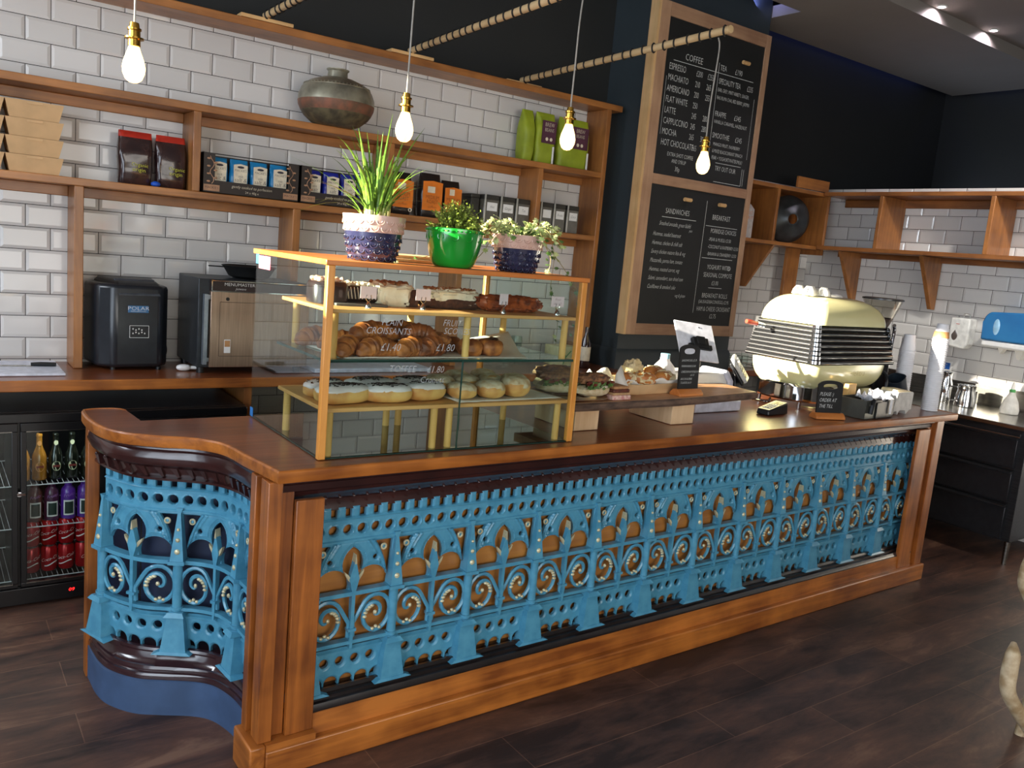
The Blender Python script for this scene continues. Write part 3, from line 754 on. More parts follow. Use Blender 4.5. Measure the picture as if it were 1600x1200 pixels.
pp = spline([(-.346, .90), (-.345, .84), (-.340, .74), (-.318, .657), (-.258, .567), (-.185, .515), (-.098, .462), (-.045, .407), (-.015, .32), (-.006, .24), (-.012, .155)], 8)
cpath = spline([(-.358, .90), (-.360, .80), (-.343, .67), (-.295, .577), (-.213, .507), (-.127, .457), (-.069, .395), (-.041, .32), (-.030, .21), (-.018, .13)], 8)
C().sweep(ipath, [(-.05, .2), (-.044, .2), (-.044, .95), (-.05, .95)]).build('curved_backing', mat('dark navy backing', (30, 40, 66), rough=.5), ct)
C().loft(ipath, cpath, [(-.4, .95), (.82, .95), (.86, .935), (.78, .925), (.84, .912), (.86, .896), (.80, .880), (.62, .870), (.52, .868), (.44, .860), (.28, .852), (.22, .824), (.34, .820), (.34, .812), (-.4, .812)]).build('cornice_moulding', MAHO, ct)
cb_ = C()
for k in range(16):
    cb_.map = fmap(s00-.02+k*.05); cb_.blob((.0, -.040, .861), (.005, .005, .005), 8, 6); cb_.prismy([(-.018, .856), (.004, .856), (.016, .826), (.008, .826)][::-1], -.037, -.006)
cb_.build('cornice_beads', MAHO, ct)
C().loft(ipath, pp, [(-.6, .203), (.16, .206), (.24, .213), (.36, .211), (.40, .203), (.38, .196), (.46, .18), (.62, .165), (.72, .163), (.78, .155), (.78, .147), (.88, .145), (.93, .137), (.93, .126), (-.6, .126)][::-1]).build('base_moulding', mat('glossy dark mahogany', (50, 30, 34), rough=.18, coat=.8, vary=.15), ct)
BLUEP = mat('matt slate blue vinyl', (62, 86, 122), rough=.65, vary=.1, scale=9, c2=(54, 76, 108))
C().sweep(pp, [(0, 0), (.0, .122), (-.01, .126), (-.12, .126), (-.12, 0)][::-1]).build('curved_plinth', BLUEP, ct)
C().box(.05, 3.86, .70, .72, 0, .95).build('rear_panel', BLKM, ct)
C().box(-.21, .06, .72, .735, 0, .95).build('rear_panel', BLKM, ct)
C().box(-.312, -.235, .925, .94, 0, .95).build('rear_panel', BLKM, ct)

# ================================================================== DISPLAY CASE
ZC = .986
dc = thing('display_case', 'glass and pine display case of cakes and pastries on the counter', 'display case', (1.08, -1.8, ZC))
def D(n, m, *a, bev=.002): return MB().box(*a).build(n, m, dc, bev=bev)
XL, XR, YN, YB = .582, 1.578, -2.122, -1.47
D('top_board', wood('orange pine board', (214, 132, 60), (176, 98, 40), 'x'), XL-.012, XR+.012, YN-.006, YB, 1.58, 1.597)
D('post', wood('honey pine post', (222, 156, 72), (196, 126, 50), 'z'), XL-.004, XL+.019, YN-.004, YN+.019, ZC, 1.58)
D('post', MATS['honey pine post'], XR-.019, XR+.004, YN-.004, YN+.019, ZC, 1.58)
D('post', MATS['honey pine post'], XR-.019, XR+.004, YB-.02, YB, ZC, 1.58)
D('side_pane', GLASS, XL, XL+.004, YN+.02, YB, ZC+.003, 1.58, bev=0)
D('side_pane', GLASS, XR-.004, XR, YN+.02, YB-.02, ZC+.003, 1.58, bev=0)
D('front_pane', GLASS, XL+.02, XR-.02, YN+.002, YN+.006, 1.300, 1.58, bev=0)
D('front_pane', GLASS, XL+.02, 1.075, YN+.002, YN+.006, ZC+.003, 1.293, bev=0)
D('front_pane', GLASS, 1.0775, XR-.02, YN+.002, YN+.006, ZC+.003, 1.293, bev=0)
GEDGE = mat('green glass edge', (36, 66, 58), rough=.15, vary=.1)
D('pane_edge', GEDGE, 1.075, 1.0775, YN+.0, YN+.007, ZC+.003, 1.293, bev=0)
D('pane_edge', GEDGE, XL+.02, XR-.02, YN+.001, YN+.005, ZC, ZC+.003, bev=0)
D('pane_edge', GEDGE, XL+.0, XL+.004, YN+.02, YB, ZC, ZC+.003, bev=0)
mir = mat('smoked mirror base glass', (120, 126, 124), rough=.03, metal=1, vary=.02)
D('base_mirror', mir, XL+.008, XR-.008, YN+.008, YB-.004, ZC, ZC+.004, bev=0)
SHY = -1.70
PLY = wood('honey plywood shelf', (222, 170, 104), (198, 140, 76), 'x', rough=.5, coat=.1)
D('wooden_shelf', PLY, XL+.016, XR-.02, YN+.014, SHY, 1.438, 1.450)
D('wooden_shelf', PLY, XL+.016, XR-.02, YN+.014, SHY, 1.129, 1.142)
D('glass_shelf', GLASSG, XL+.006, XR-.02, YN+.010, SHY, 1.288, 1.295, bev=0)
D('pane_edge', GEDGE, XL+.02, XR-.02, YN+.006, YN+.010, 1.287, 1.296, bev=0)
D('pane_edge', GEDGE, XL+.005, XL+.008, YN+.012, SHY, 1.287, 1.296, bev=0)
DOW = wood('yellow pine dowel', (226, 184, 106), (204, 152, 78), 'z', rough=.6, coat=0)
for (x, y) in [(.622, -2.09), (.622, -1.73), (1.0, -2.085), (1.06, -2.085), (1.0, -1.74), (1.05, -1.74), (1.53, -2.085), (1.53, -1.74)]:
    MB().cyl((x, y, ZC+.004), (x, y, 1.129), .0125, .0125, 14).build('dowel', DOW, dc)
for (x, y) in [(.628, -2.075), (.64, -1.73), (1.11, -2.075), (1.08, -1.73), (1.5, -1.73), (1.535, -2.075)]:
    MB().cyl((x, y, 1.295), (x, y, 1.438), .0125, .0125, 14).build('dowel', DOW, dc)
TAPE = mat('blue masking tape', (38, 112, 178), rough=.6)
D('tape_tab', TAPE, XL-.001, XL+.0, YB-.03, YB, ZC+.002, ZC+.035, bev=0); D('tape_tab', TAPE, XL-.001, XL+.0, YB-.03, YB, 1.545, 1.58, bev=0)
D('tape_tab', mat('pink card', (226, 112, 130), rough=.7), XL-.002, XL-.001, YB-.15, YB-.035, 1.53, 1.575, bev=0)
gt = MB()
def gw(s, x, z, size): text(gt, s, plane_M((x, YN-.0002, z), (1, 0, -.02), (0, 0, 1)), size, 'CENTER', .25, .9)
gw('PLAIN', .80, 1.405, .03); gw('CROISSANTS', .79, 1.378, .03); gw('£1.40', .80, 1.325, .035)
gw('FRUIT', 1.02, 1.408, .03); gw('SCONES', 1.04, 1.381, .03); gw('£1.80', 1.0, 1.325, .035)
gw('TOFFEE  -  £1.80', .90, 1.255, .032); gw('Cronuts', .96, 1.22, .03)
gt.build('glass_lettering', mat('thin white glass pen', (190, 196, 198), rough=.7, alpha=.75), dc)

# ---- pastry materials
CRUST = mat('golden baked crust', (198, 122, 56), rough=.5, c2=(116, 58, 26), scale=22, bump=.003, sss=.05)
CRUSTD = mat('dark baked crust', (160, 88, 42), rough=.5, c2=(96, 48, 26), scale=26, bump=.003)
DOUGH = mat('doughnut dough', (226, 180, 106), rough=.55, c2=(196, 132, 68), scale=14, sss=.08)
ICING = mat('white sugar icing', (226, 218, 216), rough=.35, c2=(206, 192, 190), scale=9, coat=.3)
SUGAR = mat('icing sugar crust', (214, 196, 166), rough=.8, c2=(178, 140, 96), scale=34, bump=.002)
CHOC = mat('dark chocolate', (46, 26, 22), rough=.25, coat=.4, c2=(30, 18, 16), scale=18)
CHOCCAKE = mat('chocolate sponge', (92, 54, 36), rough=.85, c2=(64, 36, 26), scale=80, bump=.004)
CREAM = mat('whipped cream', (240, 232, 212), rough=.5, c2=(222, 206, 178), scale=20, bump=.004)
WALN = mat('toasted walnuts', (170, 108, 60), rough=.7, c2=(112, 66, 38), scale=90, bump=.004)
LOAF = mat('glazed fruit loaf', (172, 86, 44), rough=.3, coat=.4, c2=(96, 40, 24), scale=40, bump=.004)
LEAF = mat('salad leaf', (96, 128, 56), rough=.5, c2=(60, 88, 36), scale=60)
def croissant(c, ln_, rz, lab, bend=.25, h=.055, name='croissant', m=CRUST, grp='croissants in the display case'):
    c = Vector(c); mb = MB(); n = 30; pts = []; rr = []
    for i in range(n+1):
        t = i/n*2-1; th = t*bend*2
        x = t*ln_/2; y = -(t*t)*bend*ln_*.5
        r = (h*.55)*(max(0, 1-abs(t)**2.2))**.6+.006
        r *= 1+.16*(abs(((abs(t)*4.2) % 1)-.5)*2-.5)
        rr.append(r); pts.append((x, y, max(rr[-1]*.82, .006)))
    q = []
    for x, y, z in pts: q.append(Vector((x*math.cos(rz)-y*math.sin(rz), x*math.sin(rz)+y*math.cos(rz), z))+c)
    mb.tube(q, rr, 14, True, .9)
    return tag(mb.build(name, m), lab, 'croissant' if 'crois' in name else 'pastry', grp)
g1 = [((.69, -1.79, 1.297), .17, .2, 'croissant at the far left rear of the glass shelf, beyond the dowel', .2), ((.70, -2.03, 1.297), .17, .7, 'croissant at the left front end of the glass shelf, leaning on the pile', .2),
      ((.735, -1.90, 1.297), .16, -.2, 'croissant behind the front left one on the glass shelf', .25), ((.79, -2.05, 1.297), .165, .15, 'croissant second from the left along the front of the glass shelf', .25),
      ((.85, -1.92, 1.297), .16, -.4, 'croissant in the middle of the lower layer, mostly buried', .25), ((.915, -2.05, 1.297), .14, .3, 'croissant in the centre front of the glass shelf under the dark ones', .25),
      ((.80, -1.985, 1.340), .18, .1, 'pale-tipped croissant lying on top of the pile behind the handwriting', .22), ((.94, -1.93, 1.338), .16, -.25, 'browner croissant on top of the right side of the pile', .25)]
for c, ln_, rz, lab, b in g1: croissant(c, ln_, rz, lab, b)
croissant((.99, -2.04, 1.297), .13, .4, 'dark almond pastry at the right end of the croissant row', .15, .06, 'almond_pastry', CRUSTD, 'dark almond pastries')
croissant((.965, -2.0, 1.342), .13, -.3, 'dark almond pastry lying on top beside the muffin', .15, .05, 'almond_pastry', CRUSTD, 'dark almond pastries')
def bun(c, r, h, lab, m=CRUST, name='scone', grp='scones in the display case', top=None, cat='scone'):
    t_ = thing(name, lab, cat, c, group=grp); o = Vector(c)
    MB().blob(o+Vector((0, 0, h*.5)), (r, r*.95, h*.58), 22, 14, .85, .12, 10, seed=c[0]*9, lo=-.85).build('bun', m, t_)
    if top: MB().blob(o+Vector((.004, -.004, h*.93)), (r*.55, r*.5, h*.22), 14, 8, 1, .35, 16, seed=c[1]*7).build('topping', top, t_)
    return t_
bun((1.155, -2.03, 1.297), .045, .056, 'pale fruit scone left of the chocolate-topped one on the glass shelf')
bun((1.24, -2.03, 1.297), .047, .058, 'scone topped with a spoon of dark jam, rightmost on the glass shelf', top=CHOC)
bun((1.135, -1.93, 1.297), .045, .05, 'scone half hidden behind the dowel on the glass shelf')
mf = thing('chocolate_muffin', 'dark chocolate muffin with orange top behind the centre dowel', 'muffin', (1.06, -1.98, 1.297))
MB().lathe([(.028, 0), (.036, .04)], (1.06, -1.98, 1.297), 22).build('muffin_base', CHOCCAKE, mf)
MB().blob((1.06, -1.98, 1.345), (.043, .043, .026), 20, 10, 1, .12, 10).build('muffin_top', mat('orange crumb', (190, 120, 62), rough=.8, c2=(120, 66, 36), scale=60), mf)
def sheet(name, pts, z, m, lab, cat, wav=.004, lift=None, n=14, T=.0008):
    mb = MB(); (x0, y0), (x1, y1), (x2, y2), (x3, y3) = pts; g = []
    for i in range(n+1):
        for j in range(n+1):
            u, v = i/n, j/n
            x = (x0*(1-u)+x1*u)*(1-v)+(x3*(1-u)+x2*u)*v; y = (y0*(1-u)+y1*u)*(1-v)+(y3*(1-u)+y2*u)*v
            zz = z+.002+wav*abs(noise.noise(Vector((x*14, y*14, 3))))
            if lift: zz += lift(u, v)
            g.append(mb.P((x, y, zz)))
    for i in range(n):
        for j in range(n): mb.F(g[i*(n+1)+j], g[(i+1)*(n+1)+j], g[(i+1)*(n+1)+j+1], g[i*(n+1)+j+1])
    return tag(mb.build(name, m, solid=T), lab, cat)
sheet('baking_paper', [(.66, -2.10), (1.36, -2.10), (1.52, -1.74), (.64, -1.74)], 1.2955, PAPER, 'white baking paper under the croissants, curling up at its right end', 'baking paper', .003, lambda u, v: .07*max(0, u-.62)*max(0, v-.35)*3)
sheet('paper_doily', [(1.09, -2.10), (1.55, -2.08), (1.52, -1.78), (1.07, -1.78)], 1.1425, PAPER, 'white paper doily under the round sugared doughnuts', 'paper doily', .003)
# ---- long iced doughnuts
def long_doughnut(c, l, w, h, rz, lab, sprk=90, seed=1):
    t_ = thing('iced_doughnut', lab, 'doughnut', c, rz, group='long white-iced doughnuts with chocolate sprinkles')
    MM = WM[t_.name]
    MB(MM).blob((0, 0, h*.46), (l/2, w/2, h*.5), 32, 16, .72, .04, 6, seed=seed, lo=-.9).build('dough', DOUGH, t_)
    ic = MB(MM); 
    ic.blob((0, 0, h*.64), (l/2*.985, w/2*.975, h*.36), 40, 16, .75, .05, 9, seed=seed+.5, lo=-.25).build('icing', ICING, t_)
    s_ = MB(MM); rnd = random.Random(seed)
    for _ in range(sprk):
        x, y = rnd.gauss(0, l*.2), rnd.gauss(0, w*.2)
        if abs(x) > l*.44 or abs(y) > w*.4: continue
        e = (abs(x/(l/2))**2.6+abs(y/(w/2))**2.6); z = h*.64+h*.36*max(0, 1-e)**.36+.0015
        a = rnd.uniform(0, PI); d = Vector((math.cos(a), math.sin(a), 0))*.0042
        s_.cyl(Vector((x, y, z))-d, Vector((x, y, z))+d, .0016, .0016, 5)
    o = s_.build('chocolate_sprinkles', CHOC, t_); o['kind'] = 'stuff'
    return t_
ZL = 1.1435
long_doughnut((.688, -2.03, ZL), .19, .085, .062, .06, 'front left long iced doughnut behind the corner post', 120, 1)
long_doughnut((.845, -2.035, ZL), .17, .085, .060, -.1, 'front middle long iced doughnut with the most sprinkles', 120, 2)
long_doughnut((.995, -2.02, ZL), .155, .085, .062, .12, 'front right long iced doughnut with bare side and few sprinkles', 60, 3)
long_doughnut((.672, -1.92, ZL), .15, .08, .058, .3, 'long iced doughnut at the left rear of the lower shelf', 110, 4)
long_doughnut((.84, -1.915, ZL), .19, .085, .060, .0, 'long iced doughnut in the middle of the back row', 120, 5)
long_doughnut((1.01, -1.90, ZL), .15, .08, .058, -.1, 'long iced doughnut at the right of the back row, darkest with sprinkles', 140, 6)
def rd(c, r, h, lab, seed):
    t_ = thing('sugared_doughnut', lab, 'doughnut', c, group='round sugared doughnuts on the paper doily'); o = Vector(c)
    MB().blob(o+Vector((0, 0, h*.48)), (r, r, h*.5), 26, 14, .88, .05, 7, seed=seed, lo=-.92).build('dough', DOUGH, t_)
    MB().blob(o+Vector((0, 0, h*.60)), (r*.985, r*.985, h*.40), 26, 14, .9, .09, 12, seed=seed+.3, lo=-.3).build('sugar_crust', SUGAR, t_)
zz = ZL+.003
for k, (x, y, r, h, lab) in enumerate([(1.135, -2.035, .052, .058, 'front left round sugared doughnut, cut by the pane edge'), (1.25, -2.04, .054, .066, 'front middle round sugared doughnut'), (1.365, -2.03, .056, .078, 'front right round sugared doughnut, the tallest'),
        (1.105, -1.93, .056, .068, 'pale round doughnut behind the glass join, left of the doily'), (1.215, -1.93, .054, .066, 'round sugared doughnut in the middle row, left'), (1.33, -1.92, .054, .066, 'round sugared doughnut in the middle row, centre'), (1.44, -1.92, .054, .066, 'round sugared doughnut in the middle row, right'),
        (1.25, -1.81, .05, .062, 'round sugared doughnut in the back row, left'), (1.37, -1.81, .05, .066, 'round sugared doughnut in the back row, right')]): rd((x, y, zz), r, h, lab, k+1)
# ---- cakes on the top shelf
ZU = 1.4505
def crumbs(mb, pts, r, seed):
    rnd = random.Random(seed)
    for p in pts: mb.blob(p, (r*rnd.uniform(.7, 1.5), r*rnd.uniform(.7, 1.4), r*rnd.uniform(.6, 1.2)), 8, 6, 1, .3, 14, seed=rnd.random()*9)
k1 = thing('chocolate_cake', 'dark chocolate-glazed cake topped with caramel pieces, leftmost on the top shelf', 'cake', (.655, -1.93, ZU))
MB().lathe([(.052, 0), (.06, .003), (.061, .058), (.055, .070), (.03, .074), (.001, .075)], (.665, -1.92, ZU), 32, sq=3).build('glazed_cake', CHOC, k1, ang=60)
w = MB(); crumbs(w, [(.665+random.uniform(-.04, .04), -1.92+random.uniform(-.04, .04), ZU+.078) for _ in range(26)], .008, 3); w.build('caramel_topping', mat('orange caramel pieces', (214, 122, 66), rough=.4, c2=(230, 206, 180), scale=30), k1)
k1b = thing('chocolate_layer_cake', 'half chocolate cake with cream drizzle on the grey slate, behind the post', 'cake', (.765, -1.90, ZU+.009))
MB().box(.715, .835, -1.95, -1.85, ZU+.009, ZU+.062).build('sponge', CHOC, k1b, bev=.01)
w = MB(); crumbs(w, [(random.uniform(.72, .83), random.uniform(-1.945, -1.855), ZU+.066) for _ in range(34)], .008, 5); w.build('nut_topping', CREAM, k1b)
w = MB()
for i in range(9): w.tube([(.72+i*.012, -1.9515, ZU+.058), (.727+i*.012, -1.9525, ZU+.02)], .0012, 5)
w.build('cream_drizzle', CREAM, k1b)
tag(MB().box(.665, .845, -2.0, -1.83, ZU, ZU+.008).build('slate_board', mat('grey slate', (92, 90, 86), rough=.8), bev=.001), 'thin grey slate board under the half chocolate cake', 'slate board')
for o_ in (k1,): o_.location.y += 0
k2 = thing('walnut_cake', 'tall white-frosted layer cake with its cut chocolate side and walnuts on top', 'cake', (.92, -1.90, ZU))
MB().blob((.895, -1.905, ZU+.035), (.072, .056, .040), 44, 24, .45, .24, 22, seed=2, lo=-.88).build('frosted_cake', CREAM, k2)
MB().box(.930, .982, -1.955, -1.862, ZU+.001, ZU+.058).build('cut_sponge', CHOCCAKE, k2, bev=.002)
w = MB(); crumbs(w, [(random.uniform(.84, .965), random.uniform(-1.945, -1.86), ZU+.074) for _ in range(36)], .0095, 8); w.build('walnut_topping', WALN, k2)
k3 = thing('carrot_cake_loaf', 'long carrot cake loaf covered in rough white frosting and nuts', 'cake', (1.12, -1.93, ZU))
MB().blob((1.12, -1.93, ZU+.018), (.118, .05, .022), 30, 12, .6, .12, 12, lo=-.8).build('sponge', CHOCCAKE, k3)
MB().blob((1.12, -1.93, ZU+.038), (.113, .046, .030), 44, 22, .6, .34, 30, seed=4, lo=-.8).build('frosting', CREAM, k3)
w = MB(); crumbs(w, [(random.uniform(1.02, 1.22), random.uniform(-1.965, -1.90), ZU+.068) for _ in range(36)], .006, 9); w.build('nut_topping', WALN, k3)
tag(MB().blob((1.345, -1.965, ZU+.028), (.14, .042, .03), 50, 20, .6, .24, 34, seed=6, lo=-.92).build('fruit_loaf', LOAF), 'long reddish brown glazed loaf, rightmost cake on the top shelf', 'cake')
CARD = mat('pale pink card', (222, 200, 206), rough=.7, vary=.02)
for x, y, w_, lab in ((.752, -2.045, .056, 'blank price card in a silver clip in front of the chocolate cakes'), (.958, -2.03, .056, 'blank price card clipped between the walnut cake and carrot cake'), (1.27, -2.05, .036, 'narrow price card in front of the glazed loaf'), (1.52, -2.04, .06, 'price card with faint writing at the right end of the top shelf')):
    p = thing('price_card', lab, 'price card', (x, y, ZU), group='price cards on the top shelf')
    MB().lathe([(.011, 0), (.011, .002), (.006, .016), (.002, .02)], (x, y, ZU), 14).build('clip_foot', CHROME, p)
    q = MB()
    for s_ in (-1, 1): q.tube([(x, y, ZU+.018), (x+s_*.009, y, ZU+.028), (x+s_*.007, y-.002, ZU+.042)], .0015, 6)
    q.build('clip_arms', CHROME, p)
    MB().box(x-w_/2, x+w_/2, y+.001, y+.002, ZU+.03, ZU+.068).build('card', CARD, p)
    if x > 1.5: q = MB(); text(q, 'Fruit', plane_M((x, y+.0008, ZU+.053), (1, 0, 0), (0, 0, 1)), .014, 'CENTER', .3); text(q, 'slice £2', plane_M((x, y+.0008, ZU+.038), (1, 0, 0), (0, 0, 1)), .012, 'CENTER', .3); q.build('card_writing', mat('red brown ink', (150, 96, 96)), p)

# ================================================================== ON THE BACK SHELVES
ZA, ZBt = 2.225, 1.818
# old metal pot
v = thing('metal_water_pot', 'large round aged metal water pot with a short flared neck on the upper shelf', 'pot', (1.385, -.212, ZA))
vm = mat('aged riveted metal', (158, 154, 134), rough=.36, metal=.45, c2=(116, 112, 98), scale=12, bump=.002)
vr = mat('rust band', (132, 84, 62), rough=.55, metal=.2, c2=(96, 74, 58), scale=22, bump=.002)
o_ = (1.385, -.212, ZA)
MB().lathe([(.09, 0), (.125, .012), (.165, .045), (.180, .066)], o_, 48, closed=True).build('lower_body', mat('mossy tarnished metal', (116, 106, 80), rough=.5, metal=.3, c2=(80, 74, 60), scale=26, bump=.002), v, ang=60)
MB().lathe([(.180, .066), (.193, .095), (.196, .115)], o_, 48, closed=False).build('rust_band', vr, v, ang=60)
MB().lathe([(.196, .115), (.194, .145), (.18, .18), (.172, .19), (.173, .193), (.14, .217), (.09, .237), (.052, .245), (.05, .275), (.058, .282), (.058, .286), (.045, .286), (.042, .245)], o_, 48, closed=False).build('upper_body', vm, v, ang=50)
w = MB()
for k in range(56):
    a = 2*PI*k/56; w.blob((o_[0]+.167*math.cos(a), o_[1]+.167*math.sin(a), ZA+.199), (.0035, .0035, .0035), 6, 4)
w.build('rivet_row', vm, v)
# kraft take-away cartons
def carton(x, z, lab, w_=.222, d=.17, h=.0735):
    c = thing('takeaway_carton', lab, 'carton', (x, -.12, z), group='nested kraft takeaway cartons')
    m = MB(); a = [(-w_/2+.017, -d/2+.017), (w_/2-.017, -d/2+.017), (w_/2-.017, d/2-.017), (-w_/2+.017, d/2-.017)]; b = [(-w_/2, -d/2), (w_/2, -d/2), (w_/2, d/2), (-w_/2, d/2)]
    lo = [m.P((x+p, -.125+q, z)) for p, q in a]; hi = [m.P((x+p, -.125+q, z+h)) for p, q in b]; li = [m.P((x+p*.985, -.125+q*.98, z+h)) for p, q in b]; bi = [m.P((x+p*.97, -.125+q*.97, z+.002)) for p, q in a]
    m.F(*lo[::-1]); m.F(*bi)
    for i in range(4):
        j = (i+1) % 4; m.F(lo[i], lo[j], hi[j], hi[i]); m.F(hi[i], hi[j], li[j], li[i]); m.F(li[i], li[j], bi[j], bi[i])
    m.build('tray', KRAFT, c)
    MB().box(x-w_/2+.001, x+w_/2-.001, -.125+d/2-.002, -.125+d/2, z+h-.004, z+h+.0015).box(x-.03, x+.03, -.125-d/2-.0012, -.125-d/2, z+h-.012, z+h-.004).build('folded_rim', KRAFT, c)
    return c
lv = ['lowest', 'second from bottom', 'third from bottom', 'topmost']
for k in range(4):
    carton(.018, ZBt+k*.0755, 'kraft takeaway carton, %s in the stack nearer the coffee bags' % lv[k])
    carton(-.206, ZBt+k*.0755, 'kraft takeaway carton, %s in the stack cut by the photo edge' % lv[k])
# bags of coffee
def bag(x0, x1, y, z, h, body, lab, cat='coffee bag', grp=None, top=None, lean=0, name='coffee_bag', d=.07, seed=1, label=None):
    c = thing(name, lab, cat, ((x0+x1)/2, y, z), group=grp); m = MB(); nu, nv = 12, 16; W2 = (x1-x0)/2; cx = (x0+x1)/2; rows = []
    for j in range(nv+1):
        v_ = j/nv; hh = z+h*v_; th = d/2*(min(1, (1-v_)*2.6+.04))**.7*(.75+.25*min(1, v_*6)); ww = W2*(.93+.07*math.sin(v_*PI)) if v_ < .97 else W2*.93; row = []
        for i in range(nu*2):
            a = 2*PI*i/(nu*2); sg = lambda q, e: math.copysign(abs(q)**e, q)
            px, py = ww*sg(math.cos(a), .35), th*sg(math.sin(a), .7)
            nzz = noise.noise(Vector((px*34+seed*3, hh*30, seed+py*8)))*.012*(1 if 0 < j < nv else .3)
            row.append(m.P((cx+px+nzz*.4+lean*v_, y+py+nzz*(.3+.7*v_), hh+(nzz*.6 if j == nv else 0))))
        rows.append(row)
    m.F(*rows[0][::-1]); m.F(*rows[-1])
    n2 = nu*2
    for j in range(nv):
        m.k = 1 if (top is not None and j >= nv-2) else 0
        for i in range(n2): m.F(rows[j][i], rows[j][(i+1) % n2], rows[j+1][(i+1) % n2], rows[j+1][i])
    mb_ = m
    if top is not None:
        m.build('pouch', [body, top], c)
    else: m.build('pouch', body, c)
    return c
FOILD = mat('dark brown foil', (58, 36, 34), rough=.22, coat=.5, c2=(40, 26, 28), scale=16)
REDF = mat('red foil', (180, 50, 36), rough=.3)
YEL = mat('yellow green print', (206, 206, 60), rough=.5)
for k, (a, b, lab) in enumerate([(.36, .515, 'dark brown coffee bag with red top edge, left of the two beside the shelf upright'), (.525, .665, 'dark brown coffee bag with red top edge, right against the shelf upright')]):
    c = bag(a, b, -.115, ZBt, .245, FOILD, lab, grp='dark brown coffee bags', top=REDF, d=.085, seed=k+1)
    t = MB(); text(t, 'Organic', plane_M((a+.092, -.163, ZBt+.085), (1, 0, -.05), (0, 0, 1)), .023); text(t, 'origin', plane_M((a+.088, -.163, ZBt+.062), (1, 0, -.05), (0, 0, 1)), .026); t.build('printed_name', YEL, c)
tag(MB().blob((.52, -.175, ZBt+.013), (.022, .02, .013), 14, 8).build('blue_clip', mat('bright blue plastic', (26, 84, 190), rough=.4)), 'small bright blue plastic clip in front of the dark coffee bags', 'clip')
# crisp boxes
BOXB = mat('black printed card', (38, 30, 26), rough=.5); COPP = mat('copper print', (170, 128, 96), rough=.5); CRM = mat('cream print', (220, 210, 186), rough=.5)
INK = mat('dark printed ink', (48, 46, 56), rough=.6)
def crispbox(x0, x1, lab, bagm, baglab, word, seed):
    c = thing('crisp_display_box', lab, 'box', ((x0+x1)/2, -.13, ZBt), group='black crisp display boxes'); y0, y1, z0 = -.215, -.05, ZBt
    m = MB(); m.box(x0, x1, y0, y1, z0, z0+.004); m.box(x0, x1, y0, y0+.004, z0, z0+.062); m.box(x0, x0+.058, y0, y0+.004, z0+.062, z0+.19); m.box(x1-.058, x1, y0, y0+.004, z0+.062, z0+.19)
    m.box(x0, x0+.004, y0, y1, z0, z0+.19); m.box(x1-.004, x1, y0, y1, z0, z0+.19); m.box(x0, x1, y1-.004, y1, z0, z0+.19); m.box(x0+.058, x1-.058, y0, y0+.012, z0+.186, z0+.19)
    m.build('card_box', BOXB, c)
    q = MB(); yy = y0-.001
    for xx in (x0+.044, x1-.044):
        text(q, "", plane_M((xx, yy, z0), (1, 0, 0), (0, 0, 1)), .02)
        q.box(xx-.038, xx+.038, yy-.0005, yy+.0005, z0+.010, z0+.04)
        q.tube([(xx+.01*math.sin(k*1.1), yy-.0005, z0+.045+k*.013) for k in range(11)], .0016, 5)
        for k in range(7):
            s_ = 1 if k % 2 else -1; q.blob((xx+s_*.016, yy, z0+.055+k*.018), (.009, .001, .0045), 8, 4)
    q.build('vine_print', COPP, c)
    t = MB()
    for xx in (x0+.044, x1-.044): text(t, "MACKIE'S", plane_M((xx, yy-.0012, z0+.021), (1, 0, 0), (0, 0, 1)), .0165, wide=.95)
    t.build('name_print', INK, c)
    t = MB(); text(t, 'gently cooked to perfection', plane_M(((x0+x1)/2, yy, z0+.036), (1, 0, 0), (0, 0, 1)), .02, shear=.2, wide=.9); text(t, '24 x 40g e', plane_M(((x0+x1)/2, yy, z0+.014), (1, 0, 0), (0, 0, 1)), .016)
    t.build('slogan_print', CRM, c)
    n = 4; place = ['leftmost', 'second', 'third', 'rightmost']
    for k in range(n):
        w_ = (x1-x0-.08)/n; a = x0+.042+k*w_; b = a+w_-.008
        g = bag(a, b, -.150-.006*(k % 2), z0+.0045, .172, bagm, '%s %s' % (place[k], baglab), 'crisp packet', baglab.split(' in ')[0]+'s', name='crisp_packet', d=.055, seed=seed+k)
        MB().prismy([(a+.014, z0+.055), (b-.014, z0+.055), (b-.012, z0+.150), ((a+b)/2, z0+.156), (a+.012, z0+.150)], -.1865-.006*(k % 2), -.183-.006*(k % 2)).build('cream_panel', CRM, g)
        t = MB(); Y = -.1875-.006*(k % 2); text(t, "MACKIE'S", plane_M(((a+b)/2, Y, z0+.118), (1, 0, 0), (0, 0, 1)), .0165, wide=.85)
        for ii, s_ in enumerate(word): text(t, s_, plane_M(((a+b)/2, Y, z0+.091-ii*.022), (1, 0, 0), (0, 0, 1)), .027 if s_ == 'salt' or 'salt' in s_ else .018, shear=.2)
        t.blob(((a+b)/2, Y, z0+.14), (.018, .001, .006), 8, 4)
        t.build('packet_print', INK, g)
crispbox(.722, 1.205, 'black crisp display box holding the light blue packets', mat('light blue foil', (28, 128, 184), rough=.3, coat=.3, scale=12), 'light blue crisp packet in the left display box', ['sea', 'salt &', 'vinegar'], 10)
crispbox(1.212, 1.69, 'black crisp display box holding the dark blue packets, behind the spiky plant', mat('royal blue foil', (34, 44, 150), rough=.3, coat=.3, scale=12), 'royal blue crisp packet in the right display box', ['sea', 'salt'], 20)
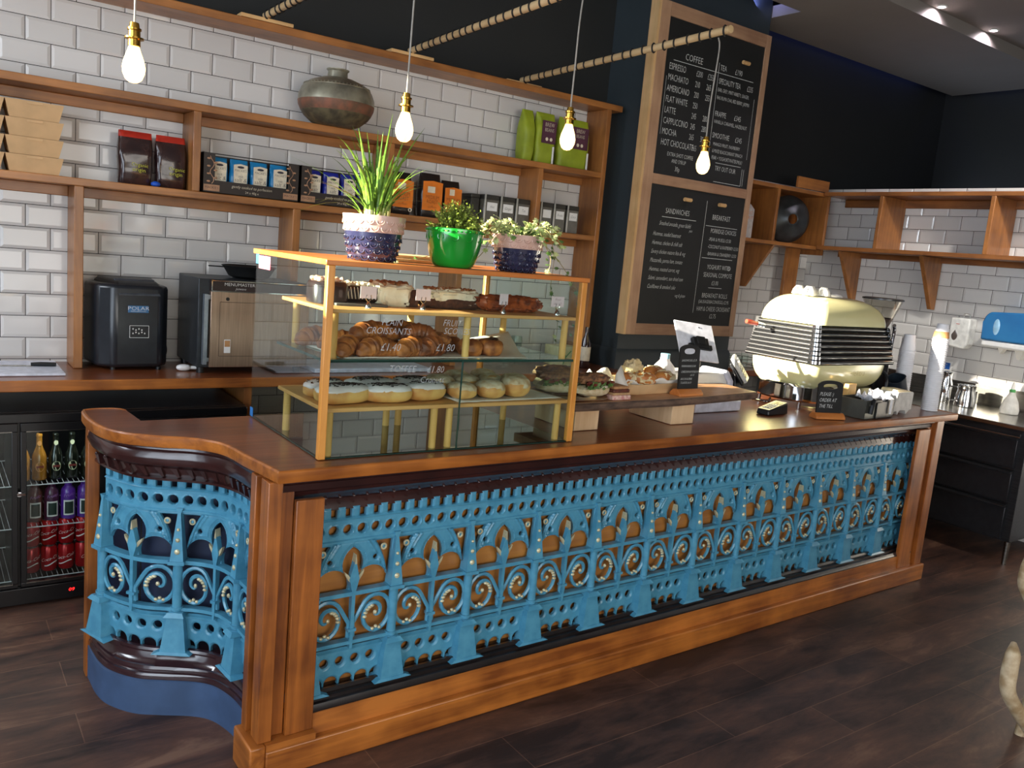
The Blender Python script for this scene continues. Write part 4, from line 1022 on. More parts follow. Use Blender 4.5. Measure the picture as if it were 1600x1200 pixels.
# orange and black coffee bags
ORG = mat('orange print', (224, 122, 30), rough=.35, coat=.3, scale=9); BLKF = mat('black foil', (34, 28, 26), rough=.3, coat=.3)
for k, (a, b, y, h, lab) in enumerate([(1.755, 1.895, -.13, .235, 'black and orange coffee bag, left of the three, behind the grass blades'), (1.945, 2.085, -.13, .25, 'black and orange coffee bag in the middle of the three'), (2.10, 2.225, -.115, .225, 'black and orange coffee bag, rightmost, beside the storage tins')]):
    c = bag(a, b, y, ZBt, h, BLKF, lab, grp='black and orange coffee bags', d=.085, seed=30+k)
    x0_, x1_ = a+.006, b-.006; Yf = y-.0475
    MB().prismy([(x0_, ZBt+.04), (x1_, ZBt+.04), (x1_, ZBt+h*.80), ((x0_+x1_)/2, ZBt+h*.83), (x0_, ZBt+h*.80)], Yf, Yf+.003).build('orange_label', ORG, c)
    t = MB(); M_ = lambda z: plane_M(((x0_+x1_)/2, Yf-.001, z), (1, 0, 0), (0, 0, 1))
    text(t, 'MEDIUM', M_(ZBt+.105), .03, wide=.8); text(t, 'ROAST', M_(ZBt+.08), .03, wide=.8); text(t, '-coffee-', M_(ZBt+.055), .02)
    t.build('label_text', mat('brown ink', (120, 58, 24)), c)
    q = MB(); q.box(x0_+.03, x1_-.05, Yf-.0015, Yf, ZBt+.14, ZBt+.175)
    q.torus((x1_-.015, Yf-.002, ZBt+.03), (0, 1, 0), .009, .003, 14, 6); q.build('white_emblem', CRM, c)
# green bags on the upper shelf
GRN = mat('lime green pouch', (156, 172, 42), rough=.5, c2=(136, 152, 34), scale=10); PURP = mat('purple label', (82, 44, 62), rough=.5)
for k, (a, b, y, lab) in enumerate([(2.635, 2.72, -.11, 'lime green coffee bag seen edge-on, left of the group on the upper shelf'), (2.73, 2.88, -.125, 'lime green coffee bag with purple label facing out on the upper shelf'), (2.915, 3.17, -.115, 'wide lime green coffee bag behind the glowing bulb, at the end panel')]):
    c = bag(a, b, y, ZA, .31, GRN, lab, grp='lime green coffee bags', d=.08 if k else .11, seed=50+k)
    if k:
        w0, w1 = (a+.03, b-.012) if k == 1 else (a+.09, b-.03); Yf = y-.045
        MB().box(w0, w1, Yf, Yf+.003, ZA+.125, ZA+.26).build('purple_label', PURP, c)
        t = MB(); text(t, 'BREW', plane_M(((w0+w1)/2, Yf-.001, ZA+.225), (1, 0, 0), (0, 0, 1)), .034, wide=.8); text(t, 'BEANS', plane_M(((w0+w1)/2, Yf-.001, ZA+.195), (1, 0, 0), (0, 0, 1)), .03, wide=.8)
        t.blob(((w0+w1)/2-.015, Yf-.001, ZA+.15), (.011, .001, .011), 10, 6); t.blob(((w0+w1)/2+.018, Yf-.001, ZA+.15), (.011, .001, .011), 10, 6); t.build('label_text', CRM, c)
        MB().box(b-.03, b-.018, Yf-.001, Yf+.004, ZA+.002, ZA+.11).build('white_spoon_tag', WHITE, c)
# storage tins with hand-written labels
TIN = mat('dark grey tin', (62, 60, 56), rough=.35, metal=.4, vary=.1); TING = mat('window of the tin', (92, 88, 78), rough=.15, coat=.6)
def tin(x0, x1, z, h, word, lab, y=-.17):
    c = thing('storage_tin', lab, 'tin', ((x0+x1)/2, y+.05, z), group='square storage tins with paper labels')
    MB().box(x0, x1, y, y+.11, z, z+h-.028).build('tin_body', TING, c, bev=.003); MB().box(x0-.001, x1+.001, y-.001, y+.111, z+h-.03, z+h).build('tin_lid', TIN, c, bev=.004)
    MB().box(x0+.002, x0+.012, y-.003, y, z, z+h).build('label_strip', mat('pale steel strip', (200, 198, 190), rough=.3, metal=.5), c)
    MB().box(x0+.022, x1-.012, y-.002, y-.0005, z+h-.095, z+h-.045).build('paper_label', WHITE, c)
    t = MB(); text(t, word, plane_M(((x0+x1)/2+.004, y-.0026, z+h-.078), (1, 0, 0), (0, 0, 1)), .024, shear=.3, wide=.8); t.build('hand_writing', INK, c)
for a, word, lab in ((2.375, 'Hot', 'grey storage tin labelled Hot, left of the four'), (2.493, 'Ginger', 'grey storage tin labelled Ginger'), (2.61, 'Tea', 'grey storage tin labelled Tea, touching the shelf upright')): tin(a, a+.108, ZBt, .175, word, lab)
tag(MB().box(2.30, 2.36, -.14, -.03, ZBt, ZBt+.15).box(2.298, 2.362, -.142, -.028, ZBt+.15, ZBt+.172).build('black_tin', TIN, bev=.003), 'unlabelled dark tin behind the green pot plant, left of the labelled tins', 'tin')
for a, word, lab in ((2.80, '', 'grey storage tin just right of the shelf upright'), (2.905, 'Fruits', 'grey storage tin labelled Fruits, in the last compartment'), (3.015, 'Coco', 'grey storage tin labelled Coco, rightmost on the shelf')): tin(a, a+.098, ZBt, .175, word, lab)
# behind the case: stacked cardboard trays seen over the case top
for k in range(3):
    tag(MB(Matrix.Translation((1.62+k*.02, -.26, 1.0)) ).box(0, .01, 0, .01, 0, .01).build('x', KRAFT), 'x', 'x') if False else None
# ================================================================== ON THE REAR WORKTOP
ZW = .958
ice = thing('ice_machine', 'black countertop ice machine with blue badge and small control panel', 'ice machine', (.39, -.2, ZW))
m = MB(); P_ = [(.236, -.075), (.258, -.245), (.325, -.298), (.535, -.285), (.572, -.235), (.572, -.05), (.25, -.04)]
m.prism(P_, ZW+.014, ZW+.40); m.build('housing', mat('satin black plastic', (30, 34, 40), rough=.32, coat=.2), ice, bev=.018)
MB().hexa([(.33, -.30, ZW+.385), (.54, -.285, ZW+.385), (.55, -.06, ZW+.40), (.27, -.06, ZW+.40)], [(.345, -.255, ZW+.412), (.525, -.245, ZW+.412), (.53, -.08, ZW+.425), (.29, -.08, ZW+.425)]).build('lid', BLK, ice, bev=.008)
MB().hexa([(.345, -.305, ZW+.352), (.53, -.296, ZW+.352), (.52, -.20, ZW+.418), (.335, -.21, ZW+.418)], [(.35, -.303, ZW+.358), (.525, -.294, ZW+.358), (.515, -.20, ZW+.424), (.34, -.21, ZW+.424)]).build('lid_window', mat('smoky translucent plastic', (70, 74, 80), rough=.15, coat=.6), ice, bev=.002)
MI = plane_M((.43, -.2955, ZW+.29), (1, .06, 0), (0, 0, 1))
MB(MI).box(-.045, .045, -.016, .016, -.001, .003).build('badge', mat('blue enamel badge', (58, 112, 158), rough=.35), ice)
t = MB(); text(t, 'POLAR', MI @ Matrix.Translation((0, -.004, .0035)), .024, wide=1.3); text(t, 'REFRIGERATION', MI @ Matrix.Translation((0, -.012, .0035)), .007, wide=1.3); t.build('badge_text', WHITE, ice)
M2 = plane_M((.435, -.2955, ZW+.185), (1, .06, 0), (0, 0, 1))
q = MB(M2); q.box(-.042, .042, -.028, .028, -.001, .003); q.build('control_panel', BLK, ice)
q = MB(); q.T = M2
for a, b in (((-.042, -.028), (.042, -.028)), ((.042, -.028), (.042, .028)), ((.042, .028), (-.042, .028)), ((-.042, .028), (-.042, -.028))): q.tube([(a[0], a[1], .003), (b[0], b[1], .003)], .0012, 5)
for k in range(9): q.blob((-.028+(k % 5)*.013, -.008+(k // 5)*.016+(k % 2)*.005, .004), (.003, .004, .001), 8, 4)
q.build('buttons', WHITE, ice)
for x, y in ((.28, -.09), (.54, -.09), (.33, -.26), (.53, -.26)): MB().cyl((x, y, ZW), (x, y, ZW+.014), .012, .012, 12).build('foot', BLK, ice)
MB().tube(spline([(.575, -.10, ZW+.07), (.60, -.07, ZW+.11), (.615, -.05, ZW+.06), (.60, -.06, ZW+.02), (.58, -.09, ZW+.03)], 6), .004, 6).build('power_cable', BLK, ice)
mw = thing('microwave_oven', 'dark-cased commercial microwave with stainless door behind the glass case', 'microwave', (.95, -.25, ZW))
MB().box(.672, 1.21, -.395, -.03, ZW+.03, ZW+.455).build('casing', mat('graphite painted steel', (46, 50, 54), rough=.4, metal=.3), mw, bev=.004)
MB().box(.722, 1.21, -.425, -.395, ZW+.035, ZW+.40).build('door', mat('brushed bronze steel', (184, 158, 138), rough=.28, metal=.85, c2=(166, 142, 124), stretch=(1, 1, .04), scale=120), mw, bev=.003)
MB().box(.722, 1.21, -.427, -.395, ZW+.402, ZW+.45).build('name_panel', mat('dark brown panel', (40, 24, 24), rough=.3), mw)
fr = MB(); fr.box(.722, 1.21, -.429, -.426, ZW+.398, ZW+.403); fr.box(.722, 1.21, -.429, -.426, ZW+.448, ZW+.452); fr.box(.722, .727, -.429, -.426, ZW+.40, ZW+.45); fr.build('panel_trim', CHROME, mw)
t = MB(); text(t, 'MENUMASTER', plane_M((.855, -.4285, ZW+.428), (1, 0, 0), (0, 0, 1)), .021, wide=1.1); text(t, 'Jetwave', plane_M((.86, -.4285, ZW+.41), (1, 0, 0), (0, 0, 1)), .016, shear=.3); t.build('name_text', WHITE, mw)
MB().box(.690, .708, -.435, -.405, ZW+.05, ZW+.385).box(.708, .722, -.415, -.405, ZW+.06, ZW+.08).box(.708, .722, -.415, -.405, ZW+.36, ZW+.38).build('door_handle', mat('pale blue grey handle', (150, 160, 170), rough=.3, metal=.7), mw)
MB().cyl((.80, -.425, ZW+.365), (.80, -.428, ZW+.365), .0085, .0085, 14).build('vent_hole', BLKM, mw)
q = MB()
for a, b in (((.765, .35), (.765, .09)), ((.765, .35), (1.10, .35)), ((.765, .09), (1.10, .09))): q.tube([(a[0], -.4262, ZW+a[1]), (b[0], -.4262, ZW+b[1])], .0012, 5)
q.build('door_groove', mat('dark groove', (96, 78, 64), rough=.5), mw)
MB().box(.79, .82, -.427, -.425, ZW+.105, ZW+.17).build('warning_sticker', WHITE, mw); MB().box(.792, .818, -.4275, -.427, ZW+.135, ZW+.165).build('sticker_print', mat('orange brown print', (190, 140, 90)), mw)
for x, y in ((.70, -.36), (1.18, -.36), (.70, -.07), (1.18, -.07)): MB().cyl((x, y, ZW), (x, y, ZW+.03), .018, .018, 12).build('foot', BLK, mw)
pn = thing('dark_bowl_pan', 'dark shallow pan resting on top of the microwave', 'pan', (.96, -.23, ZW+.456))
MB().lathe([(.07, 0), (.10, .012), (.125, .055), (.135, .062), (.130, .064), (.118, .052), (.09, .012), (.001, .006)], (.96, -.23, ZW+.456), 36, closed=False).build('pan_body', BLKM, pn)
MB().box(.76, .84, -.24, -.222, ZW+.506, ZW+.512).build('pan_handle', BLKM, pn, bev=.002)
sc = thing('plastic_scoop', 'small white plastic ice scoop lying on the rear worktop', 'scoop', (.66, -.31, ZW))
MB().blob((.635, -.31, ZW+.016), (.034, .022, .016), 18, 10, .9).build('scoop_bowl', WHITE, sc); MB().tube([(.66, -.31, ZW+.016), (.70, -.315, ZW+.014), (.715, -.317, ZW+.02)], [.009, .007, .008], 8).build('scoop_handle', WHITE, sc)
cbd = tag(MB().box(-.34, .115, -.42, -.06, ZW, ZW+.012).build('chopping_board', mat('white chopping board', (214, 218, 230), rough=.4), bev=.004), 'white plastic chopping board at the left end of the rear worktop', 'chopping board')
kn = thing('kitchen_knife', 'kitchen knife with black handle lying on the white chopping board', 'knife', (0, -.22, ZW+.012))
MB().hexa([(-.24, -.215, ZW+.013), (.0, -.235, ZW+.013), (.0, -.212, ZW+.013), (-.24, -.21, ZW+.013)], [(-.24, -.215, ZW+.015), (.0, -.235, ZW+.015), (.0, -.212, ZW+.016), (-.24, -.21, ZW+.016)]).build('blade', STEEL, kn)
MB().tube([(0, -.225, ZW+.021), (.04, -.228, ZW+.022), (.10, -.232, ZW+.021)], [.008, .010, .009], 10).build('knife_handle', BLK, kn)
tag(MB().box(.98, 1.5, -.50, -.44, ZW, ZW+.004).box(1.26, 2.05, -.40, -.08, ZW, ZW+.024).build('pale_tray', mat('pale blue white tray', (188, 198, 216), rough=.35)), 'pale white board lying on the rear worktop, seen through the case', 'board') if False else tag(MB().box(1.26, 1.95, -.42, -.08, ZW, ZW+.022).build('serving_board', mat('pale blue white board', (188, 198, 216), rough=.35), bev=.004), 'pale bluish white board lying on the rear worktop, seen through the case', 'board')
# wine glasses and bottle behind case
for k, x in enumerate((2.50, 2.60, 2.70)):
    g = tag(MB().lathe([(.032, 0), (.03, .003), (.004, .006), (.004, .08), (.02, .095), (.036, .12), (.038, .15), (.033, .185), (.032, .185), (.036, .15), (.034, .122), (.018, .098), (.001, .094)], (x, -.18-.02*(k % 2), ZW), 20, closed=False).build('wine_glass', GLASS), '%s of three stemmed glasses on the rear worktop behind the case' % ['leftmost', 'middle', 'rightmost'][k], 'glass', 'stemmed glasses on the rear worktop')
jc = thing('cardboard_juice_box', 'cream drinks carton with a green twig print beside the shelving end panel', 'carton', (3.07, -.2, ZW))
MB().box(2.98, 3.14, -.26, -.12, ZW, ZW+.13).build('box_body', mat('cream card', (206, 196, 150), rough=.6), jc, bev=.003)
MB().tube([(3.03, -.262, ZW+.01), (3.05, -.262, ZW+.06), (3.03, -.262, ZW+.10)], .003, 6).tube([(3.05, -.262, ZW+.06), (3.09, -.262, ZW+.10)], .003, 6).build('twig_print', mat('green print', (60, 130, 60)), jc)
bt = thing('syrup_bottle', 'dark syrup bottle with pale label standing by the shelving end panel', 'bottle', (3.15, -.33, ZW))
MB().lathe([(.034, 0), (.036, .004), (.036, .16), (.014, .215), (.013, .27), (.001, .271)], (3.15, -.33, ZW), 22).build('bottle_body', mat('dark amber glass', (46, 22, 20), rough=.1, coat=.6), bt); MB().lathe([(.0365, .05), (.0368, .051), (.0368, .14), (.0365, .141)], (3.15, -.33, ZW), 22, closed=False).build('bottle_label', CRM, bt)
# stacked cardboard trays behind the plants on top of the case's back edge
# ================================================================== DRINKS FRIDGE
fg = thing('drinks_fridge', 'black under-counter bottle fridge with glass doors full of cans and bottles', 'fridge', (.145, -.34, 0))
FX0, FX1, FY = -.53, .85, -.62
BL2 = mat('gloss black fridge steel', (16, 16, 18), rough=.28, coat=.3)
m = MB(); m.box(FX0, FX1, FY+.03, -.10, .80, .84); m.box(FX0, FX1, FY+.03, -.10, .0, .085); m.box(FX0, FX0+.03, FY+.03, -.10, .085, .80); m.box(FX1-.03, FX1, FY+.03, -.10, .085, .80); m.box(FX0, FX1, -.12, -.10, .085, .80)
m.box(-.095, -.065, FY+.03, -.12, .085, .80); m.box(.355, .385, FY+.03, -.12, .085, .80)
m.build('cabinet', BL2, fg, bev=.003)
MB().box(FX0, FX1, FY, FY+.03, .012, .085).build('kick_panel', BL2, fg, bev=.003)
MB().box(FX0, FX1, FY-.005, FY+.03, .80, .838).build('top_panel', BL2, fg, bev=.003)
q = MB(); text(q, '09', plane_M((.115, FY-.001, .045), (1, 0, 0), (0, 0, 1)), .02, shear=.15, wide=1.2); q.build('temperature_display', mat('red led digits', (255, 40, 30), emit=(255, 30, 30), es=5), fg)
for a, b in ((FX0, -.085), (-.075, .365), (.375, FX1)):
    d_ = MB(); d_.box(a, b, FY, FY+.028, .762, .798); d_.box(a, b, FY, FY+.028, .09, .108); d_.box(a, a+.022, FY, FY+.028, .108, .762); d_.box(b-.022, b, FY, FY+.028, .108, .762)
    dd = d_.build('door', BL2, fg, bev=.002)
    MB().box(a+.022, b-.022, FY+.010, FY+.014, .108, .762).build('door_glass', GLASS, dd)
    q = MB(); q.box(a+.020, b-.020, FY-.001, FY+.002, .105, .109); q.box(a+.02, b-.02, FY-.001, FY+.002, .761, .764); q.build('door_trim', STEEL, dd)
MB().cyl((-.08, FY-.002, .50), (-.08, FY-.012, .50), .010, .010, 14).cyl((-.06, FY-.012, .50), (-.09, FY-.014, .503), .007, .006, 10).build('door_lock', CHROME, fg)
for z in (.52, .335, .105):
    w = MB(); w.tube([(FX0+.03, FY+.045, z), (FX1-.03, FY+.045, z)], .0025, 6); w.tube([(FX0+.03, -.15, z), (FX1-.03, -.15, z)], .0025, 6)
    for k in range(66): x = FX0+.04+k*.02; w.tube([(x, FY+.045, z), (x, -.15, z)], .0012, 4)
    w.build('wire_shelf', mat('white coated wire', (180, 182, 186), rough=.4), fg)
dl = bpy.data.lights.new('fridge_glow', 'AREA'); dl.shape = 'RECTANGLE'; dl.size = .36; dl.size_y = .05; dl.energy = .9; dl.color = (.9, .95, 1)
for x in (-.30, .14, .61):
    q = bpy.data.objects.new('fridge_lamp', dl); COL.objects.link(q); q.parent = fg; q.location = (x-.145, -.54+.34, .79)
RED = mat('red can print', (170, 18, 26), rough=.25, metal=.35, vary=.06); ALU = mat('bare can metal', (190, 190, 192), rough=.25, metal=1)
WHP = mat('white print', (236, 232, 230), rough=.4)
def wrap_text(t, s, c, r, z, size, rot=0, shear=.3, al='CENTER'):
    text(t, s, Matrix(), size, al, shear, 1, fn=lambda x, y: (c[0]+r*math.sin(x/r+rot), c[1]-r*math.cos(x/r+rot), z+y+x*.25))
def can(x, y, z, rot, lab):
    c = thing('soft_drink_can', lab, 'can', (x, y, z), group='red cola cans in the fridge')
    MB().lathe([(.027, .003), (.033, .012), (.033, .103), (.027, .114)], (x, y, z), 24, closed=False).build('can_body', RED, c)
    MB().lathe([(.024, 0), (.0265, 0), (.027, .003)], (x, y, z), 20).lathe([(.027, .114), (.0275, .117), (.025, .117), (.024, .114), (.001, .114)], (x, y, z), 20, closed=False).build('can_end', ALU, c)
    t = MB(); wrap_text(t, 'Coca-Cola', (x, y), .0334, z+.055, .020, rot); 
    n = 14
    for k in range(n):
        a0, a1 = rot-.8+k*.12, rot-.8+(k+1)*.12; f_ = lambda a: .034+.008*math.sin((a-rot)*2.2)
        for a, b in ((a0, a1),): t.poly([(x+.0334*math.sin(a), y-.0334*math.cos(a), z+f_(a)), (x+.0334*math.sin(b), y-.0334*math.cos(b), z+f_(b)), (x+.0334*math.sin(b), y-.0334*math.cos(b), z+f_(b)+.005), (x+.0334*math.sin(a), y-.0334*math.cos(a), z+f_(a)+.005)])
    t.build('can_lettering', WHP, c)
cn = ['first', 'second', 'third', 'fourth', 'fifth', 'sixth']
for lev in range(2):
    for k in range(5):
        can(-.025+k*.067, FY+.12, .1085+lev*.1185, [-.1, .15, -.3, .9, -.2][k] if lev == 0 else [.0, -.1, .1, -.25, .1][k], 'red cola can, %s from the left in the %s layer' % (cn[k], 'upper' if lev else 'lower'))
def fbottle(x, y, z, h, r, m1, mlab, lab, grp, cat='bottle', label='round', cap=None, txt=None):
    c = thing('drink_bottle', lab, cat, (x, y, z), group=grp)
    if label == 'round': prof = [(r*.9, 0), (r, .004), (r, h*.5), (r*.8, h*.6), (r*.42, h*.74), (r*.38, h*.94), (r*.45, h*.945), (r*.45, h*.97), (r*.4, h)]
    else: prof = [(r*.9, 0), (r, .004), (r, h*.7), (r*.9, h*.82), (r*.5, h*.9), (r*.5, h)]
    MB().lathe(prof, (x, y, z), 24).build('bottle_body', m1, c)
    if label == 'round':
        q = MB(); n = 20; pts = []
        for k in range(n):
            a = 2*PI*k/n; u, v_ = .0175*math.cos(a), .021*math.sin(a); pts.append((x+(r+.0006)*math.sin(u/r), y-(r+.0006)*math.cos(u/r), z+h*.3+v_))
        q.poly(pts); q.build('oval_label', mlab, c)
        q = MB(); pts = []
        for k in range(n):
            a = 2*PI*k/n; u, v_ = .009*math.cos(a), .011*math.sin(a); rr = r*.5; pts.append((x+rr*math.sin(u/rr), y-rr*math.cos(u/rr), z+h*.80+v_))
        q.poly(pts); q.build('neck_label', mlab, c)
        q = MB(); q.poly([(x-.014, y-r-.0005, z+h*.3-.004), (x+.014, y-r-.0005, z+h*.3-.004), (x+.014, y-r-.0005, z+h*.3+.005), (x-.014, y-r-.0005, z+h*.3+.005)]); q.build('label_band', mat('dark red print', (120, 36, 30)), c)
    else:
        a0 = -.75; n = 8; q = MB(); qf = MB()
        for k in range(n):
            b0, b1 = a0+k*1.5/n, a0+(k+1)*1.5/n; P3 = lambda a, zz_, e: (x+(r+e)*math.sin(a), y-(r+e)*math.cos(a), z+zz_)
            q.poly([P3(b0, .02, .0008), P3(b1, .02, .0008), P3(b1, .088, .0008), P3(b0, .088, .0008)])
            if 0 < k < n-1: qf.poly([P3(b0, .027, .0014), P3(b1, .027, .0014), P3(b1, .081, .0014), P3(b0, .081, .0014)])
        q.build('label_border', WHP, c); qf.build('label_panel', mlab, c)
        t = MB(); wrap_text(t, txt or 'Fruits', (x, y), r+.001, z+.106, .02, 0, .2); t.build('bottle_lettering', mat('lilac print', (176, 130, 200)), c)
    if cap: MB().lathe([(r*.48, h*.96), (r*.5, h*.965), (r*.5, h*1.01), (r*.3, h*1.015)], (x, y, z), 16).build('cap', cap, c)
PV = mat('violet bottle sleeve', (84, 36, 140), rough=.3, coat=.4); PV2 = mat('plum bottle sleeve', (70, 26, 60), rough=.3, coat=.4); PV3 = mat('brown bottle sleeve', (84, 40, 40), rough=.3, coat=.4); GRB = mat('green bottle sleeve', (70, 130, 40), rough=.3, coat=.4)
DLB = mat('dark green label', (36, 52, 46), rough=.5)
for k, (mm, lab) in enumerate([(PV3, 'brown-sleeved juice bottle at the left of the middle fridge shelf'), (PV2, 'plum-coloured juice bottle, second on the middle fridge shelf'), (PV, 'violet juice bottle, third on the middle fridge shelf'), (PV, 'violet juice bottle next to the green one on the middle fridge shelf'), (GRB, 'green juice bottle on the middle fridge shelf, half behind the counter post')]):
    fbottle(-.012+k*.064, FY+.12, .3385, .165, .0295, mm, DLB, lab, 'juice bottles on the middle fridge shelf', label='sq')
AMB = mat('amber cider glass', (150, 100, 34), rough=.15, coat=.6); DG = mat('near black bottle glass', (20, 22, 16), rough=.12, coat=.6)
CL = mat('cream oval label', (206, 206, 168), rough=.5); OL = mat('orange oval label', (214, 150, 84), rough=.5)
for k, (mm, ml, lab) in enumerate([(AMB, OL, 'amber bottle at the far left of the top fridge shelf'), (AMB, OL, 'amber bottle with orange oval label on the top fridge shelf'), (DG, CL, 'dark bottle with cream oval label, first after the amber one'), (DG, CL, 'dark bottle with cream oval label, second after the amber one'), (DG, CL, 'dark bottle with cream oval label partly behind the counter post')]):
    fbottle(-.058+k*.0625, FY+.12, .5235, .20, .0285, mm, ml, lab, 'round-labelled bottles on the top fridge shelf')
# left door stock
for k in range(2): fbottle(-.30+k*.09, FY+.09, .3385, .165, .032, mat('pale green bottle', (150, 190, 160), rough=.3), CL, 'pale bottle behind the left fridge door, %s one' % ['left', 'right'][k], 'pale bottles behind the left fridge door', label='sq')
for k in range(2): fbottle(-.30+k*.09, FY+.09, .1085, .17, .032, mat('pale green bottle', (150, 190, 160), rough=.3), CL, 'pale bottle on the floor of the left fridge section, %s one' % ['left', 'right'][k], 'pale bottles low in the left fridge section', label='sq')

# ================================================================== PLANTS ON THE CASE
ZT2 = 1.598
NAVG = mat('navy glaze', (44, 46, 74), rough=.15, coat=.8, c2=(34, 36, 58), scale=12)
PINKG = mat('dusty pink glaze', (206, 172, 156), rough=.2, coat=.6, c2=(196, 158, 142), scale=12)
def relief_pot(c, rt, rb, h, lab, name='glazed_plant_pot', rb_mat=NAVG, seed=1):
    p = thing(name, lab, 'potted plant', c); o = Vector(c)
    zs = .63; R_ = lambda v: rb+(rt-rb)*(v**.55)
    MB().lathe([(rb*.6, 0)]+[(R_(k/8*zs)*(1 if k else .98), h*zs*k/8+.0005) for k in range(9)], o, 48, closed=True).build('pot_body', NAVG, p, ang=60)
    MB().lathe([(R_(zs), h*zs)]+[(R_(zs+(1-zs)*k/5), h*(zs+(1-zs)*k/5)) for k in range(1, 6)]+[(rt-.006, h), (rt-.008, h-.03)], o, 48, closed=False).build('rim_band', PINKG, p, ang=60)
    MB().lathe([(.001, h-.022), (rt-.007, h-.025)], o, 32, closed=False).build('soil', mat('dark potting soil', (44, 32, 26), rough=.95, bump=.004, scale=120), p)
    for nm, rows, mm in (('swirl_relief', [(.10, 0), (.24, .5), (.38, 0), (.53, .5)], NAVG), ('rim_swirl_relief', [(.73, 0), (.88, .5)], PINKG)):
        q = MB()
        for v, off in rows:
            n = 19; r = R_(v)
            for k in range(n):
                a = 2*PI*(k+off)/n; nr = Vector((math.cos(a), math.sin(a), .18)).normalized(); cc_ = o+Vector((r*math.cos(a), r*math.sin(a), h*v))
                q.torus(cc_-nr*.0016, nr, .0114, .0017, 16, 5); q.torus(cc_-nr*.0010, nr, .0050, .0014, 10, 4, 0, 4.6)
        q.build(nm, mm, p)
    return p, o
GRASS = mat('fresh grass blades', (112, 146, 48), rough=.45, c2=(72, 108, 34), scale=60, sss=.05)
GRASS2 = mat('pale blade bases', (190, 200, 130), rough=.5, sss=.05)
p1, o = relief_pot((.772, -2.01, ZT2), .100, .066, .142, 'spiky grass plant in a pink and navy swirl pot, left on the case')
rnd = random.Random(3); gb = MB(); gp = MB()
for k in range(78):
    a = rnd.uniform(0, 2*PI); r0 = rnd.uniform(0, .05); ln_ = rnd.uniform(.12, .315)*(.75 if rnd.random() < .4 else 1); out = rnd.uniform(.03, .20)*(1.5 if rnd.random() < .25 else 1)
    b = o+Vector((r0*math.cos(a), r0*math.sin(a), .13)); sd = Vector((-math.sin(a), math.cos(a), 0)); w_ = rnd.uniform(.0035, .0066); n = 8; prev = None
    droop = rnd.uniform(.0, .11) if out > .12 else 0
    for i in range(n+1):
        t_ = i/n; p = b+Vector((math.cos(a), math.sin(a), 0))*(out*t_**1.7)+Vector((0, 0, ln_*t_-droop*t_**3)); ww = w_*(1-t_**3)+.0004
        tgt = gp if i < 2 else gb
        cur = (p-sd*ww, p+Vector((math.cos(a), math.sin(a), 0))*ww*.5, p+sd*ww)
        if prev: tgt.poly([prev[0], prev[1], cur[1], cur[0]]); tgt.poly([prev[1], prev[2], cur[2], cur[1]])
        prev = cur
gb.build('grass_blades', GRASS, p1)['kind'] = 'stuff'; gp.build('blade_bases', GRASS2, p1)['kind'] = 'stuff'
# green pot with shrub
p2 = thing('green_plant_pot', 'bushy small-leaved plant in a bright green glazed pot, middle on the case', 'potted plant', (1.045, -2.055, ZT2)); o = Vector((1.045, -2.055, ZT2))
GG = mat('bright green glaze', (22, 138, 40), rough=.12, coat=.8, c2=(18, 122, 36), scale=7)
MB().lathe([(.056, 0), (.064, .003), (.072, .015), (.080, .035), (.0865, .060), (.0915, .085), (.0945, .107), (.0965, .120), (.0965, .124), (.093, .126), (.089, .122), (.086, .10)], o, 48, closed=False).lathe([(.0, .001), (.05, 0)], o, 32, closed=False).build('pot_body', GG, p2, ang=60)
q = MB()
for k in range(40): a = 2*PI*k/40; q.blob(o+Vector((.0955*math.cos(a), .0955*math.sin(a), .117)), (.005, .005, .003), 8, 4)
for k in range(12):
    a = 2*PI*k/12; nr = Vector((math.cos(a), math.sin(a), 0)); q.torus(o+Vector((.0925*math.cos(a), .0925*math.sin(a), .098)), nr, .011, .0018, 12, 5, 0, 5)
q.build('rim_relief', GG, p2)
MB().lathe([(.001, .105), (.088, .103)], o, 28, closed=False).build('soil', MATS['dark potting soil'], p2)
SHR = mat('small shrub leaves', (150, 166, 62), rough=.5, c2=(96, 118, 42), scale=70)
lf = MB(); stm = MB(); rnd = random.Random(5)
for k in range(210):
    a = rnd.uniform(0, 2*PI); e = rnd.uniform(.1, 1.5); L_ = rnd.uniform(.07, .118); d = Vector((math.cos(a)*math.cos(e)*.95, math.sin(a)*math.cos(e)*.95, math.sin(e))); b = o+Vector((0, 0, .105)); tip = b+d*L_
    stm.tube([b, b+d*L_*.5+Vector((0, 0, .006)), tip], .0008, 4, False)
    for j in range(14):
        t_ = .4+.6*j/13; p = b+d*L_*t_; q = Vector((rnd.uniform(-1, 1), rnd.uniform(-1, 1), rnd.uniform(-.2, 1))).normalized(); s_ = q.cross(d).normalized()*.0036; l_ = q*.010
        lf.poly([p-s_*.3, p+l_*.5-s_, p+l_, p+l_*.5+s_])
lf.build('leaves', SHR, p2)['kind'] = 'stuff'; stm.build('stems', mat('green stems', (110, 120, 60)), p2)['kind'] = 'stuff'
